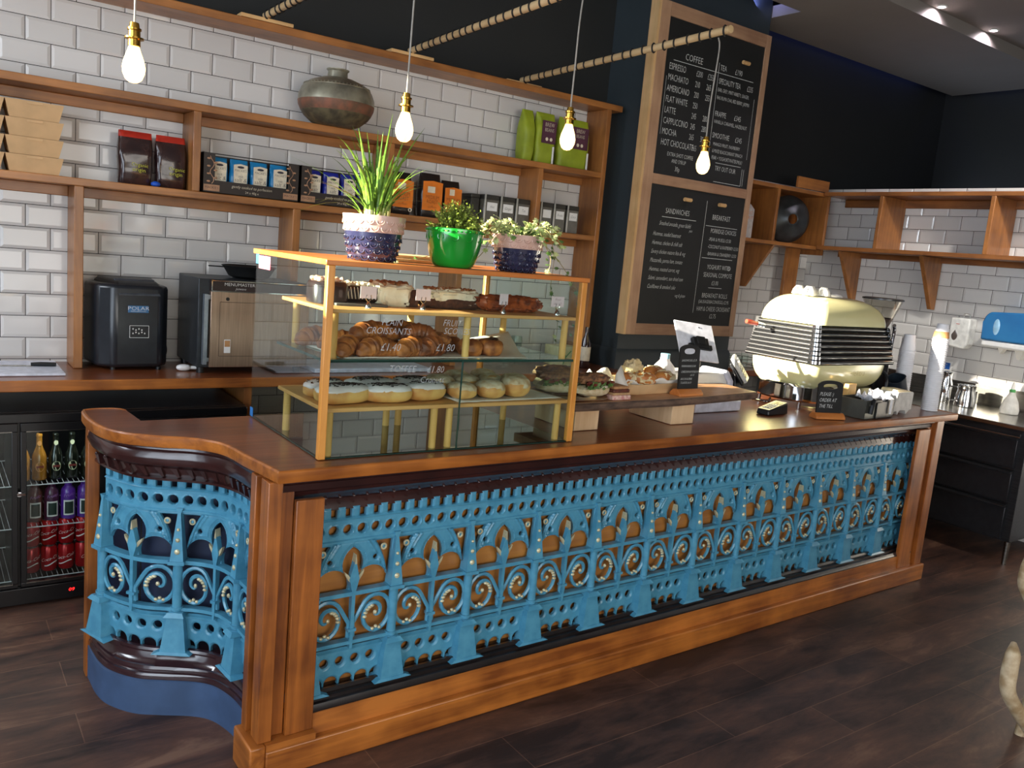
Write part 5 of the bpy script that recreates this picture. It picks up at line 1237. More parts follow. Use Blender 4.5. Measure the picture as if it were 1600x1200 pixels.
# ivy
p3, o = relief_pot((1.328, -2.02, ZT2), .095, .062, .128, 'trailing variegated ivy in a pink and navy swirl pot, right on the case', seed=2)
IVY = mat('ivy leaves', (140, 164, 84), rough=.4, c2=(206, 210, 150), scale=50); IVD = mat('dark ivy leaves', (92, 124, 58), rough=.4, c2=(60, 92, 40), scale=50)
rnd = random.Random(11); il = MB(); idk = MB(); ist = MB()
shape = [(0, -.25), (.35, -.45), (.42, -.05), (.95, -.1), (.55, .25), (.6, .7), (.2, .55), (0, 1.1), (-.2, .55), (-.6, .7), (-.55, .25), (-.95, -.1), (-.42, -.05), (-.35, -.45)]
def ivy_leaf(mb, p, n, up, s_):
    n = n.normalized(); x = up.cross(n).normalized(); y = n.cross(x); c_ = mb.P(p+n*s_*.12); ids = [mb.P(p+x*a*s_+y*b*s_) for a, b in shape]
    for i in range(len(ids)): mb.F(c_, ids[i], ids[(i+1) % len(ids)])
vines = []
for k in range(34):
    a = rnd.uniform(0, 2*PI); b = o+Vector((.04*math.cos(a), .04*math.sin(a), .12)); r = rnd.uniform(.05, .14)
    vines.append(spline([b, b+Vector((r*.5*math.cos(a), r*.5*math.sin(a), rnd.uniform(.02, .06))), b+Vector((r*math.cos(a), r*math.sin(a), rnd.uniform(-.03, .05)))], 5))
b = o+Vector((0, 0, .12))
vines.append(spline([b, o+Vector((.11, .01, .15)), o+Vector((.19, .03, .08)), o+Vector((.20, .04, -.06)), o+Vector((.26, .06, -.16)), o+Vector((.265, .06, -.27))], 9))
vines.append(spline([b, o+Vector((.12, .05, .13)), o+Vector((.23, .10, .06)), o+Vector((.235, .12, -.02))], 9))
vines.append(spline([b, o+Vector((.10, -.03, .10)), o+Vector((.27, .02, -.01)), o+Vector((.33, .02, -.10)), o+Vector((.30, -.0, -.22))], 9))
vines.append(spline([b, o+Vector((-.10, -.02, .13)), o+Vector((-.17, -.03, .05)), o+Vector((-.20, .02, .01)), o+Vector((-.24, .06, .008))], 7))
vines.append(spline([b, o+Vector((-.13, .06, .09)), o+Vector((-.35, .10, .015)), o+Vector((-.46, .06, .012)), o+Vector((-.47, .03, .03))], 7))
for vi, V in enumerate(vines):
    ist.tube(V, .0012, 5, False)
    for i in range(2, len(V), 1 if vi < 34 else 2):
        if vi >= 37 and rnd.random() < .6: continue
        n = Vector((rnd.uniform(-.8, .5), rnd.uniform(-1.2, -.1), rnd.uniform(.2, 1))); off = Vector((rnd.uniform(-.012, .012), rnd.uniform(-.012, .012), rnd.uniform(-.006, .012)))
        ivy_leaf(il if rnd.random() < .62 and vi < 34 or rnd.random() < .3 else idk, V[i]+off, n, Vector((rnd.uniform(-1, 1), rnd.uniform(-.3, .3), -1)), rnd.uniform(.009, .017))
il.build('pale_leaves', IVY, p3)['kind'] = 'stuff'; idk.build('green_leaves', IVD, p3)['kind'] = 'stuff'; ist.build('vine_stems', mat('ivy stems', (150, 140, 90)), p3)['kind'] = 'stuff'
for k, (y0, dz, lab) in enumerate([(-1.86, 0, 'lower kraft cardboard sheet lying on the case top behind the pots'), (-1.84, .012, 'upper kraft cardboard sheet lying on the case top behind the green pot')]):
    tag(MB().box(.90+k*.03, 1.20+k*.06, y0, y0+.30, ZT2+.0005+dz, ZT2+.0115+dz).build('cardboard_sheet', KRAFT, bev=.001), lab, 'cardboard')

# ================================================================== LIVE EDGE BOARD AND FOOD
ZL0, ZL1 = 1.072, 1.107
LE = wood('oiled live edge slab', (206, 158, 116), (166, 116, 78), 'x', rough=.5, coat=.1)
BARK = mat('grey brown bark', (112, 88, 72), rough=.9, c2=(72, 56, 48), scale=34, bump=.006, stretch=(.4, 1, 1))
le = thing('live_edge_board', 'thick live-edge serving board raised on two pine blocks', 'serving board', (2.25, -1.84, ZL0))
fy = lambda x: -2.008+.018*noise.noise(Vector((x*2.6, 0, 0)))+.11*max(0, x-2.2)
xs = [1.655+i*.0306 for i in range(41)]
fr_ = [(x, fy(x)) for x in xs]
MB().prism(fr_+[(2.90, -1.70), (1.655, -1.66)], ZL0, ZL1).build('board_slab', LE, le)
m = MB(); prev = None
for x, y in fr_:
    cur = [m.P((x, y-.002, ZL1-.001)), m.P((x, y-.012-.004*noise.noise(Vector((x*30, 1, 0))), ZL1-.008)), m.P((x, y-.013-.005*noise.noise(Vector((x*30, 2, 0))), ZL0+.012)), m.P((x, y-.004, ZL0+.001)), m.P((x, y+.002, ZL0))]
    if prev:
        for i in range(4): m.F(prev[i], cur[i], cur[i+1], prev[i+1])
    prev = cur
m.build('bark_edge', BARK, le)
for x0, x1, lab in ((1.708, 1.833, 'left pine block under the live-edge board, beside the case'), (2.255, 2.395, 'right pine block under the live-edge board')):
    tag(MB().box(x0, x1, -1.985, -1.72, ZC+.0005, ZL0-.0005).build('support_block', wood('pale end grain', (222, 190, 150), (198, 160, 120), 'z', rough=.7, coat=0), bev=.002), lab, 'wood block', 'pine blocks under the board')
ZF = ZL1+.001
BAG = mat('seeded baguette crust', (150, 104, 68), rough=.8, c2=(74, 52, 40), scale=60, bump=.004); BRD = mat('white bread crumb', (216, 200, 168), rough=.8, c2=(196, 172, 130), scale=60)
def baguette(cx, cy, l, rz, lab, z=ZF+.017):
    b = thing('filled_baguette', lab, 'sandwich', (cx, cy, z), rz, group='salad-filled seeded baguettes'); M_ = WM[b.name]
    MB(M_).blob((0, 0, .022), (l/2, .045, .024), 30, 12, .8, .1, 10, lo=-.85).build('bread_base', BRD, b)
    MB(M_).blob((0, .006, .066), (l/2*.97, .044, .026), 30, 14, .8, .2, 16, seed=cx*5, lo=-.5).build('bread_top', BAG, b)
    q = MB(M_); rr = random.Random(int(cx*100))
    for _ in range(70):
        x = rr.uniform(-l/2*.9, l/2*.9); y = -rr.uniform(.03, .052); p = Vector((x, y, rr.uniform(.036, .058))); n_ = Vector((rr.uniform(-1, 1), -1, rr.uniform(-.5, 1))); u = n_.orthogonal().normalized()*rr.uniform(.006, .013); w_ = n_.normalized().cross(u.normalized())*rr.uniform(.004, .01)
        q.poly([p-u, p-w_, p+u, p+w_])
    q.build('salad_leaves', LEAF, b)['kind'] = 'stuff'
    q = MB(M_)
    for _ in range(16): q.blob((rr.uniform(-l/2*.8, l/2*.9), -rr.uniform(.025, .044), rr.uniform(.046, .06)), (.014, .01, .007), 8, 6, 1, .3, 12)
    q.build('bacon_filling', mat('red brown bacon', (124, 52, 40), rough=.4, c2=(90, 36, 30), scale=40), b)
    q = MB(M_); q.blob((l*.12, -.036, .040), (l*.28, .012, .006), 16, 8); q.build('white_sauce', CREAM, b)
bp_ = tag(MB().lathe([(.06, 0), (.085, .012), (.15, .015), (.15, .012)], (1.735, -1.90, ZF), 36, closed=False, sq=2.2).lathe([(.001, .0), (.06, 0)], (1.735, -1.90, ZF), 30, closed=False).build('dark_wood_plate', wood('dark wood plate', (126, 80, 48), (88, 52, 30), 'x'), solid=.003), 'round brown wooden plate under the filled baguettes', 'plate')
baguette(1.80, -1.965, .17, .12, 'salad baguette with white sauce, cut end facing the ham sandwich')
baguette(1.70, -1.872, .20, -.15, 'seeded baguette left of the white-sauced one, seen through the case')
baguette(1.75, -1.772, .20, .1, 'seeded baguette at the back of the wooden plate')
hs = thing('ham_sandwich', 'square ham and pickle sandwich on brown bread, between baguette and tray', 'sandwich', (1.93, -1.96, ZF))
for k, (h0, h1, mm, nm) in enumerate([(0, .020, mat('pink ham', (196, 132, 128), rough=.5, c2=(226, 196, 180), scale=70), 'ham_layer'), (.020, .030, mat('malted bread', (188, 150, 108), rough=.9, scale=90), 'bread_slice'), (.030, .044, mat('dark pickle', (110, 54, 40), rough=.5, c2=(80, 38, 30), scale=60), 'pickle_layer'), (.044, .056, mat('brown bread crust', (176, 130, 88), rough=.9, scale=60), 'bread_slice')]):
    MB().box(1.885+.002*k, 1.985-.003*k, -2.0+.002*k, -1.90, ZF+h0, ZF+h1).build(nm, mm, hs, bev=.004)
# kraft tray with wrapped rolls
tr = thing('sandwich_tray', 'kraft card tray lined with crumpled paper, holding wrapped rolls', 'tray', (2.15, -1.82, ZF))
m = MB(); a = [(1.99, -1.87), (2.11, -1.905), (2.40, -1.885), (2.43, -1.70), (2.03, -1.68)]
hi = [(p[0]+(p[0]-2.2)*.10, p[1]+(p[1]+1.82)*.14) for p in a]
lo_ = [m.P((p[0], p[1], ZF)) for p in a]; h_ = [m.P((p[0], p[1], ZF+.045)) for p in hi]; m.F(*lo_)
for i in range(5): m.F(lo_[i], lo_[(i+1) % 5], h_[(i+1) % 5], h_[i])
m.build('card_tray', KRAFT, tr, solid=.003)
def crumple(name, c, rx, ry, h, seed, parent, m_, n=26):
    mb = MB(); g = []
    for i in range(n+1):
        for j in range(n+1):
            u, v_ = i/n*2-1, j/n*2-1; r = max(abs(u), abs(v_)); x = c[0]+u*rx; y = c[1]+v_*ry
            z = c[2]+.004+(max(0, r-.55)/.45)**1.5*h*(.6+.9*noise.noise(Vector((u*2.5+seed, v_*2.5, seed))))+.018*abs(noise.noise(Vector((u*5, v_*5, seed+4))))
            g.append(mb.P((x+.01*noise.noise(Vector((u*6, v_*6, seed))), y, z)))
    for i in range(n):
        for j in range(n): mb.F(g[i*(n+1)+j], g[(i+1)*(n+1)+j], g[(i+1)*(n+1)+j+1], g[i*(n+1)+j+1])
    return mb.build(name, m_, parent, ang=20, solid=.0006)
crumple('paper_lining', (2.20, -1.79, ZF+.005), .22, .115, .07, 2, tr, PAPER)
q = MB(); q.poly([(1.955, -1.92, ZF+.03), (2.03, -1.94, ZF+.03), (2.015, -1.915, ZF+.085), (2.005, -1.90, ZF+.13), (1.975, -1.905, ZF+.09)]); q.build('paper_corner', PAPER, tr, solid=.0008)
ROLL = mat('toasted roll', (206, 138, 66), rough=.5, c2=(172, 102, 48), scale=26); WRAP = mat('crumpled wrap paper', (232, 216, 178), rough=.6, c2=(214, 190, 140), scale=16, bump=.006)
for k, (x, y, z, r_, lab) in enumerate([(2.07, -1.86, .03, .3, 'toasted roll at the left end of the paper-lined tray'), (2.18, -1.87, .03, -.2, 'toasted roll with green filling in the middle of the tray'), (2.32, -1.85, .03, .1, 'paper-wrapped roll at the right end of the tray'), (2.20, -1.78, .045, .2, 'tall paper-wrapped roll at the back of the tray'), (2.34, -1.76, .04, .1, 'crusty roll at the back right of the tray')]):
    rl = thing('wrapped_roll', lab, 'sandwich', (x, y, ZF+z), r_, group='rolls in the kraft tray'); M_ = WM[rl.name]
    MB(M_).blob((0, 0, .032), (.055, .034, .028), 22, 12, .8, .1, 10, seed=k).build('roll', ROLL, rl)
    MB(M_).blob((-.006 if k % 2 else .012, .004, .030 if k != 3 else .045), (.048, .038, .030 if k != 3 else .042), 26, 16, .8, .35, 14, seed=k+3, lo=-.8).build('wrap_paper', WRAP, rl, ang=20)
# little blackboard signs
def sign(x, y, z, rz, w_, h_, lines, lab, size):
    s_ = thing('tabletop_blackboard', lab, 'sign', (x, y, z), rz); M_ = WM[s_.name]
    MB(M_).prismx([(-.032, 0), (.032, 0), (.032, .012), (.012, .030), (-.012, .030), (-.032, .012)], -w_/2-.012, w_/2+.012).build('wooden_foot', wood('orange sign foot', (206, 130, 66), (176, 102, 46), 'x'), s_, bev=.002)
    m = MB(M_ @ Matrix.Translation((0, -.002, .026)) @ Matrix.Rotation(R(-4), 4, 'X')); n = 14; out = [(-w_/2, 0), (w_/2, 0)]+[(w_/2*math.cos(PI*k/n)*1.0, h_-.022+.022*math.sin(PI*k/n)) for k in range(n+1)]
    hole = []
    hw, hh, hz = w_*.30, .013, h_-.030
    for k in range(24):
        a = 2*PI*k/24; e = .5; hole.append((hw*math.copysign(abs(math.cos(a))**e, math.cos(a)), hz+hh*math.copysign(abs(math.sin(a))**.9, math.sin(a))))
    # ring with a slot: radial match between outline and hole
    def ray_out(ang):
        best = None; d = Vector((math.cos(ang), math.sin(ang))); o2 = Vector((0, hz))
        P2 = [Vector(p) for p in out]
        for i in range(len(P2)):
            a_, b_ = P2[i], P2[(i+1) % len(P2)]; e_ = b_-a_; den = d.x*e_.y-d.y*e_.x
            if abs(den) < 1e-9: continue
            w2 = a_-o2; t_ = (w2.x*e_.y-w2.y*e_.x)/den; u_ = (w2.x*d.y-w2.y*d.x)/den
            if t_ > 0 and -1e-6 <= u_ <= 1+1e-6 and (best is None or t_ < best): best = t_
        return o2+d*best
    angs = sorted(set([2*PI*k/48 for k in range(48)]+[math.atan2(p[1]-hz, p[0]) % (2*PI) for p in ((-w_/2, 0), (w_/2, 0))]))
    def ray_in(a): 
        c_, s2 = math.cos(a), math.sin(a); k_ = ((abs(c_)/hw)**2.6+(abs(s2)/hh)**2.6)**(-1/2.6); return Vector((c_*k_, hz+s2*k_))
    F_, B_, FI, BI = [], [], [], []
    for a in angs:
        po, pi_ = ray_out(a), ray_in(a); F_.append(m.P((po.x, -.004, po.y))); B_.append(m.P((po.x, .004, po.y))); FI.append(m.P((pi_.x, -.004, pi_.y))); BI.append(m.P((pi_.x, .004, pi_.y)))
    n = len(angs)
    for i in range(n):
        j = (i+1) % n; m.F(F_[i], FI[i], FI[j], F_[j]); m.F(B_[i], B_[j], BI[j], BI[i]); m.F(F_[i], F_[j], B_[j], B_[i]); m.F(FI[i], BI[i], BI[j], FI[j])
    m.build('blackboard', BLKM, s_)
    t = MB(); MM = M_ @ Matrix.Translation((0, -.002, .026)) @ Matrix.Rotation(R(-4), 4, 'X')
    for i, (s2, zz_) in enumerate(lines): text(t, s2, MM @ plane_M((-w_/2+.010, -.0046, zz_), (1, 0, 0), (0, 0, 1)), size, 'LEFT', .25, .8)
    t.build('chalk_writing', CHALKW, s_)
sign(2.375, -1.945, ZL1+.0005, .0, .125, .20, [('SANDWICHES £3.70', .125), ('PANINI BAKE £3.40', .10), ('CHEDDAR & PICKLE RYE', .075), ('                    £4.10', .06), ('BACON & BRIE', .043), ('TOASTIE £4.10', .026)], 'small blackboard price sign with oval hand hole on the live-edge board', .0135)
sign(3.29, -2.06, ZC+.0005, -.33, .145, .165, [('PLEASE :)', .088), ('ORDER AT', .058), ('THE TILL', .028)], 'small blackboard sign reading please order at the till', .026)
# milk bottle
mk = thing('milk_bottle', 'white plastic milk bottle with pale blue cap behind the tray', 'bottle', (2.565, -1.61, ZC))
MB().lathe([(.05, 0), (.055, .006), (.055, .15), (.045, .195), (.022, .225), (.02, .24)], (2.565, -1.61, ZC), 28, sq=3.2).build('bottle_body', mat('milky plastic', (244, 244, 242), rough=.35, sss=.1), mk)
MB().lathe([(.023, .235), (.023, .258), (.001, .259)], (2.565, -1.61, ZC), 22).build('cap', mat('pale blue cap', (150, 206, 226), rough=.4), mk)
# tablet till
tb = thing('till_tablet', 'white tablet till tilted back on a black clamp and grey stand', 'tablet', (2.64, -1.66, ZC+.172))
MT = Matrix.Translation((2.62, -1.74, 1.335)) @ Matrix.Rotation(R(-6), 4, 'Z') @ Matrix.Rotation(R(-32), 4, 'X') @ Matrix.Rotation(R(6), 4, 'Y')
MB(MT).box(-.115, .115, -.004, .004, -.115, .085).build('tablet_back', mat('white tablet shell', (226, 228, 236), rough=.3), tb, bev=.003)
MB(MT).cyl((.03, -.0045, .062), (.03, -.005, .062), .004, .004, 12).build('camera_lens', BLK, tb)
MB(MT).box(-.04, .05, -.03, -.006, -.055, -.005).box(-.06, .075, -.022, -.006, -.06, -.035).box(-.02, .03, -.034, -.006, -.04, .0).build('clamp', BLKM, tb, bev=.003)
MB().prismx([(-1.69, ZC+.172), (-1.64, ZC+.172), (-1.66, 1.32), (-1.70, 1.32)], 2.66, 2.73).build('stand_column', mat('grey metal stand', (128, 128, 120), rough=.35, metal=.6), tb, bev=.003)
pr_ = thing('receipt_printer', 'white low receipt printer and cash drawer behind the live-edge board', 'printer', (2.80, -1.80, ZC))
MB().box(2.645, 2.98, -1.69, -1.48, ZC+.0005, ZC+.075).build('drawer_base', mat('pale lilac plastic', (206, 208, 222), rough=.35), pr_, bev=.008)
MB().prismx([(-1.69, ZC+.078), (-1.69, ZC+.125), (-1.66, ZC+.165), (-1.50, ZC+.17), (-1.49, ZC+.078)], 2.655, 2.95).build('printer_body', WHITE, pr_, bev=.008)
MB().prismx([(-1.70, ZC+.07), (-1.70, ZC+.13), (-1.66, ZC+.18), (-1.50, ZC+.18), (-1.48, ZC+.07)], 2.95, 2.99).build('side_cheek', mat('pale lilac plastic', (206, 208, 222)), pr_, bev=.01)
# front lip of the cash drawer visible under the slab
MB().box(2.60, 2.93, -1.81, -1.69, ZC+.0005, ZC+.055).build('drawer_front', mat('pale lilac plastic', (206, 208, 222)), pr_, bev=.006)
# card machine upright and terminal
def keypad(M_, parent, body, w_, l_, keys=BLK, rows=4):
    MB(M_).box(-w_*.36, w_*.36, l_*.18, l_*.38, 0, .0012).build('display', mat('grey lcd', (70, 76, 72), rough=.15), parent)
    q = MB(M_)
    for i in range(3):
        for j in range(rows): q.box(-w_*.34+i*w_*.245, -w_*.34+i*w_*.245+w_*.18, -l_*.36+j*l_*.12, -l_*.36+j*l_*.12+l_*.08, 0, .002)
    q.build('keypad', keys, parent)
cr_ = thing('cordless_phone', 'grey cordless handset standing in its black cradle by the coffee machine', 'phone', (3.03, -1.70, ZC))
MP = Matrix.Translation((3.03, -1.705, ZC+.20)) @ Matrix.Rotation(R(25), 4, 'Z') @ Matrix.Rotation(R(58), 4, 'X') @ Matrix.Rotation(R(16), 4, 'Z')
MB(MP).box(-.036, .036, -.075, .075, -.022, -.001).build('handset', mat('silver grey plastic', (176, 178, 174), rough=.35), cr_, bev=.006)
MB(MP).box(-.039, .039, -.080, .055, -.040, -.0225).build('cradle', BLK, cr_, bev=.008)
keypad(MP, cr_, WHITE, .072, .15)
MB().prismx([(-1.70, ZC), (-1.62, ZC), (-1.64, ZC+.17), (-1.68, ZC+.17)], 3.015, 3.06).build('cradle_stand', BLK, cr_, bev=.004)
ctm = thing('card_terminal', 'black and silver card payment terminal lying on the counter', 'card terminal', (3.06, -1.90, ZC), R(-22)); MQ = WM[ctm.name] @ Matrix.Rotation(R(-62), 4, 'Z')
MB(MQ).hexa([(-.036, -.085, 0), (.036, -.085, 0), (.040, .085, 0), (-.040, .085, 0)], [(-.033, -.082, .026), (.033, -.082, .026), (.036, .082, .056), (-.036, .082, .056)]).build('terminal_body', BLK, ctm, bev=.006)
MK = MQ @ Matrix.Translation((0, 0, .0425)) @ Matrix.Rotation(math.atan2(.030, .164), 4, 'X')
MB(MK).box(-.032, .032, -.080, .080, -.001, .001).build('terminal_face', mat('silver face plate', (170, 172, 176), rough=.3, metal=.4), ctm)
keypad(MK @ Matrix.Translation((0, 0, .001)), ctm, BLK, .066, .155, mat('pale keys', (206, 208, 206), rough=.4))

# ================================================================== ESPRESSO MACHINE
em = thing('espresso_machine', 'cream and chrome retro espresso machine with ribbed grilles on the counter', 'coffee machine', (3.7, -1.72, ZC))
CRE = mat('cream enamel', (228, 222, 168), rough=.16, coat=.6, c2=(224, 218, 162), scale=3)
A, B, E0, E1 = 3.30, 4.02, -1.94, -1.50
def ribbed(name, p0, p1, z0, z1, in0, in1, n, parent, m_):
    """a ribbed grille wall between plan points p0 and p1, leaning in towards the top"""
    p0, p1 = Vector(p0), Vector(p1); d = (p1-p0).normalized(); nrm = Vector((d.y, -d.x)); q = MB(); prev = None; K = n*6
    for k in range(K+1):
        t_ = k/K; off = .011*abs(math.sin(t_*n*PI))**.6; inn = in0+(in1-in0)*t_
        a = p0-nrm*(inn-off)+d*inn*.5; b = p1-nrm*(inn-off)-d*inn*.5; z = z0+(z1-z0)*t_
        cur = [q.P((a.x, a.y, z)), q.P((b.x, b.y, z))]
        q.k = 1 if k % 6 in (0, 1) else 0  # groove faces coloured black to stand in for shade between the ribs
        if prev: q.F(prev[0], prev[1], cur[1], cur[0])
        prev = cur
    return q.build(name, [m_, BLKM], parent, ang=50)
DGR = mat('shade tinted chrome ribs', (90, 92, 92), rough=.1, metal=1)  # front grille's chrome, darkened in colour for its unlit side and dark reflection
m = MB(); m.hexa([(A+.012, E0+.012, 1.235), (B-.012, E0+.012, 1.235), (B-.012, E1, 1.235), (A+.012, E1, 1.235)], [(A+.05, E0+.05, 1.44), (B-.07, E0+.05, 1.44), (B-.07, E1, 1.44), (A+.05, E1, 1.44)]); m.build('inner_housing', BLKM, em)
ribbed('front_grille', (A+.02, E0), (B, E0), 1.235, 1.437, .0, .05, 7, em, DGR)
ribbed('side_grille', (A, E1), (A, E0+.02), 1.235, 1.437, .0, .05, 9, em, mat('satin chrome', (176, 178, 180), rough=.24, metal=1, vary=.03))
ribbed('side_grille', (B, E0), (B, E1), 1.235, 1.437, .0, .05, 7, em, CHROME)
q = MB()
for k in range(9): z = 1.238+k*.0225; t_ = k/9; q.lathe([(.002, 0), (.034-.014*t_, .003), (.034-.014*t_, .019), (.002, .0215)], (A+.022+.03*t_, E0+.024+.03*t_, z), 18)
q.build('corner_fluting', CHROME, em, ang=50)
q = MB(); q.tube(spline([(B-.045, E0+.0, 1.455), (B-.0, E0+.02, 1.42), (B+.012, E0+.03, 1.35), (B+.012, E0+.03, 1.27), (B+.0, E0+.03, 1.222)], 5), .010, 10); q.build('corner_rail', CHROME, em)
def dome(z0, z1, ins0, name, m_, down=False):
    q = MB(); nx, nn = 30, 12; rows = []
    for k in range(nn+1):
        t_ = k/nn; a = t_*PI/2
        s_ = math.sin(a) if not down else math.sin(a); z = z0+(z1-z0)*s_; ins = ins0+(1-math.cos(a)**.85)*(.20 if not down else .10)
        x0, x1, y0, y1 = A+ins, B-ins*1.05, E0+ins*.85, E1+.0-ins*.4; row = []
        r = .07; seg_ = 6
        for (cx, cy, s0) in ((x1-r, y0+r, -90), (x1-r, y1-r, 0), (x0+r, y1-r, 90), (x0+r, y0+r, 180)):
            for j in range(seg_+1): b = R(s0+90*j/seg_); row.append(q.P((cx+r*math.cos(b), cy+r*math.sin(b), z)))
        rows.append(row)
    for k in range(nn):
        for i in range(len(rows[0])):
            j = (i+1) % len(rows[0]); q.F(rows[k][i], rows[k][j], rows[k+1][j], rows[k+1][i]) if not down else q.F(rows[k][j], rows[k][i], rows[k+1][i], rows[k+1][j])
    q.F(*(rows[-1] if not down else rows[-1][::-1])); q.F(*(rows[0][::-1] if not down else rows[0]))
    return q.build(name, m_, em, ang=50)
dome(1.437, 1.580, .030, 'cream_top_cover', CRE); dome(1.232, 1.095, .012, 'cream_lower_body', CRE, True)
t = MB(); text(t, 'elektra', plane_M((3.70, E0+.0, 1.175), (1, 0, 0), (0, .05, 1)), .045, shear=.25, wide=1.1)
t.v = [(x, y-.001+(.012 if 0 else 0)+.018*(1-(z-1.1)/.13), z) for x, y, z in t.v]; t.build('maker_script', mat('gold script', (150, 132, 80), rough=.4), em)
MB().lathe([(.001, 0), (.19, .0), (.20, .01), (.20, .08), (.19, .09), (.001, .09)], (3.50, -1.72, 1.025), 40, sq=2.6).build('drip_tray', CHROME, em, ang=40)
MB().box(3.62, 3.95, -1.88, -1.54, 1.03, 1.10).build('base_box', mat('olive steel', (120, 116, 84), rough=.3, metal=.7), em, bev=.006)  # base box in dull olive metal
for x, y in ((3.36, -1.84), (3.36, -1.58), (3.92, -1.86), (3.92, -1.58)): MB().cyl((x, y, ZC), (x, y, 1.035), .011, .014, 14).build('foot', CHROME, em)
MB().tube([(3.27, -1.62, 1.40), (3.215, -1.615, 1.408)], [.011, .013], 12).build('steam_tap_collar', CHROME, em)
MB().tube([(3.215, -1.615, 1.408), (3.17, -1.61, 1.414), (3.14, -1.607, 1.418)], [.010, .014, .011], 12).build('steam_tap_knob', mat('red bakelite', (196, 66, 46), rough=.3), em)
MB().tube(spline([(3.30, -1.70, 1.02), (3.22, -1.74, 1.01), (3.06, -1.70, 1.035)], 5), .006, 8).build('steam_wand', CHROME, em)
MB().tube(spline([(4.0, -1.86, 1.17), (4.045, -1.88, 1.18), (4.075, -1.89, 1.14), (4.07, -1.89, 1.08)], 6), .012, 10).build('drain_hose', BLK, em)
MB().tube(spline([(3.42, -1.80, .992), (3.6, -1.93, .990), (3.75, -1.96, .990), (3.85, -1.90, .990)], 6), .004, 6).build('power_cable', mat('cream cable', (206, 196, 140)), em)
CUP = mat('white porcelain', (240, 238, 232), rough=.2, coat=.4)
zt = 1.553
for k, (x, y, lab) in enumerate([(3.45, -1.74, 'white coffee cup upside down on the left edge of the machine top'), (3.50, -1.64, 'white coffee cup upside down behind the first one on the machine'), (3.55, -1.76, 'white coffee cup upside down near the front left of the machine top'), (3.58, -1.66, 'white coffee cup upside down in the left cluster on the machine'), (3.74, -1.70, 'white cup lying low at the middle of the machine top')]):
    c = thing('coffee_cup', lab, 'cup', (x, y, 1.5815), group='upturned cups on the coffee machine')
    MB().lathe([(.036, 0), (.037, .003), (.032, .025), (.020, .042), (.019, .046), (.001, .045)] if k < 4 else [(.045, 0), (.046, .003), (.036, .012), (.02, .018), (.001, .018)], (x, y, 1.5815), 26).build('cup_body', CUP, c)
    if k < 4: MB().torus((x-.037, y-.008, 1.5815+.024), (0, 1, 0), .013, .003, 14, 6).build('cup_handle', CUP, c)
# grinder
gr = thing('coffee_grinder', 'coffee grinder with clear bean hopper standing behind the espresso machine', 'coffee grinder', (4.145, -1.75, ZC)); gx, gy = 4.145, -1.75
MB().box(gx-.075, gx+.06, gy-.07, gy+.10, ZC+.0005, 1.36).build('grinder_body', BLK, gr, bev=.015)
MB().lathe([(.035, 1.36), (.035, 1.40), (.045, 1.415), (.106, 1.575), (.108, 1.582), (.106, 1.582), (.043, 1.417), (.033, 1.40)], (gx, gy, 0), 32, closed=False).build('bean_hopper', glass_mat('smoky hopper plastic', (.86, .85, .82)), gr)
MB().lathe([(.098, 1.583), (.114, 1.584), (.114, 1.593), (.098, 1.597), (.001, 1.597)], (gx, gy, 0), 32).build('hopper_lid', mat('smoky black lid', (52, 52, 50), rough=.25), gr)
q = MB(); rnd = random.Random(4); 
q.lathe([(.001, 1.41), (.042, 1.418), (.070, 1.478), (.001, 1.486)], (gx, gy, 0), 24)
for _ in range(90):
    a, r = rnd.uniform(0, 2*PI), .068*math.sqrt(rnd.random()); q.blob((gx+r*math.cos(a), gy+r*math.sin(a), 1.484-r*.06), (.006, .004, .003), 6, 4)
q.build('coffee_beans', mat('roasted beans', (58, 36, 26), rough=.5), gr)['kind'] = 'stuff'
# napkin caddy, sticks, lids box, cups
nc = thing('napkin_caddy', 'black and steel caddy with white napkins at the front of the counter', 'caddy', (3.63, -2.05, ZC), R(4)); M_ = WM[nc.name]
GST = mat('scratched grey steel', (96, 98, 92), rough=.35, metal=.7, scale=12)
MB(M_).box(-.14, .0, -.075, -.07, .0, .098).box(-.14, -.135, -.075, .07, 0, .098).box(-.14, .14, .065, .07, 0, .10).box(-.14, .14, -.075, .07, 0, .003).build('steel_shell', GST, nc, bev=.001)
MB(M_).box(-.035, .14, -.082, -.0752, 0, .088).box(.135, .14, -.075, .07, 0, .088).build('black_front', BLK, nc, bev=.002)
MB(M_).tube([(-.10, -.084, .03), (-.10, -.088, .075), (-.085, -.086, .096), (-.02, -.086, .096)], .012, 8).build('black_bracket', BLK, nc)
NAP = mat('white paper napkin', (238, 238, 244), rough=.8)
crumple('napkins', tuple(M_ @ Vector((.05, -.01, .072))), .075, .06, .05, 7, nc, NAP, 14)
MB(M_).hexa([(.06, -.10, .10), (.10, -.10, .10), (.10, -.085, .10), (.06, -.085, .10)], [(.06, -.06, .118), (.12, -.06, .118), (.12, .0, .118), (.06, .0, .118)]).box(.085, .105, -.092, -.089, .02, .10).build('hanging_napkin', NAP, nc)
tag(MB(M_).box(-.06, .02, .073, .105, .0, .155).build('wooden_stirrer_box', wood('stirrer wood', (226, 190, 120), (196, 150, 84), 'z', rough=.6, coat=0), bev=.001), 'bundle of pale wooden stirrers standing behind the napkin caddy', 'stirrers')
lb = thing('sugar_packet_box', 'white card box of sugar packets with scalloped base, right of the napkins', 'box', (3.93, -2.03, ZC), R(2)); M_ = WM[lb.name]
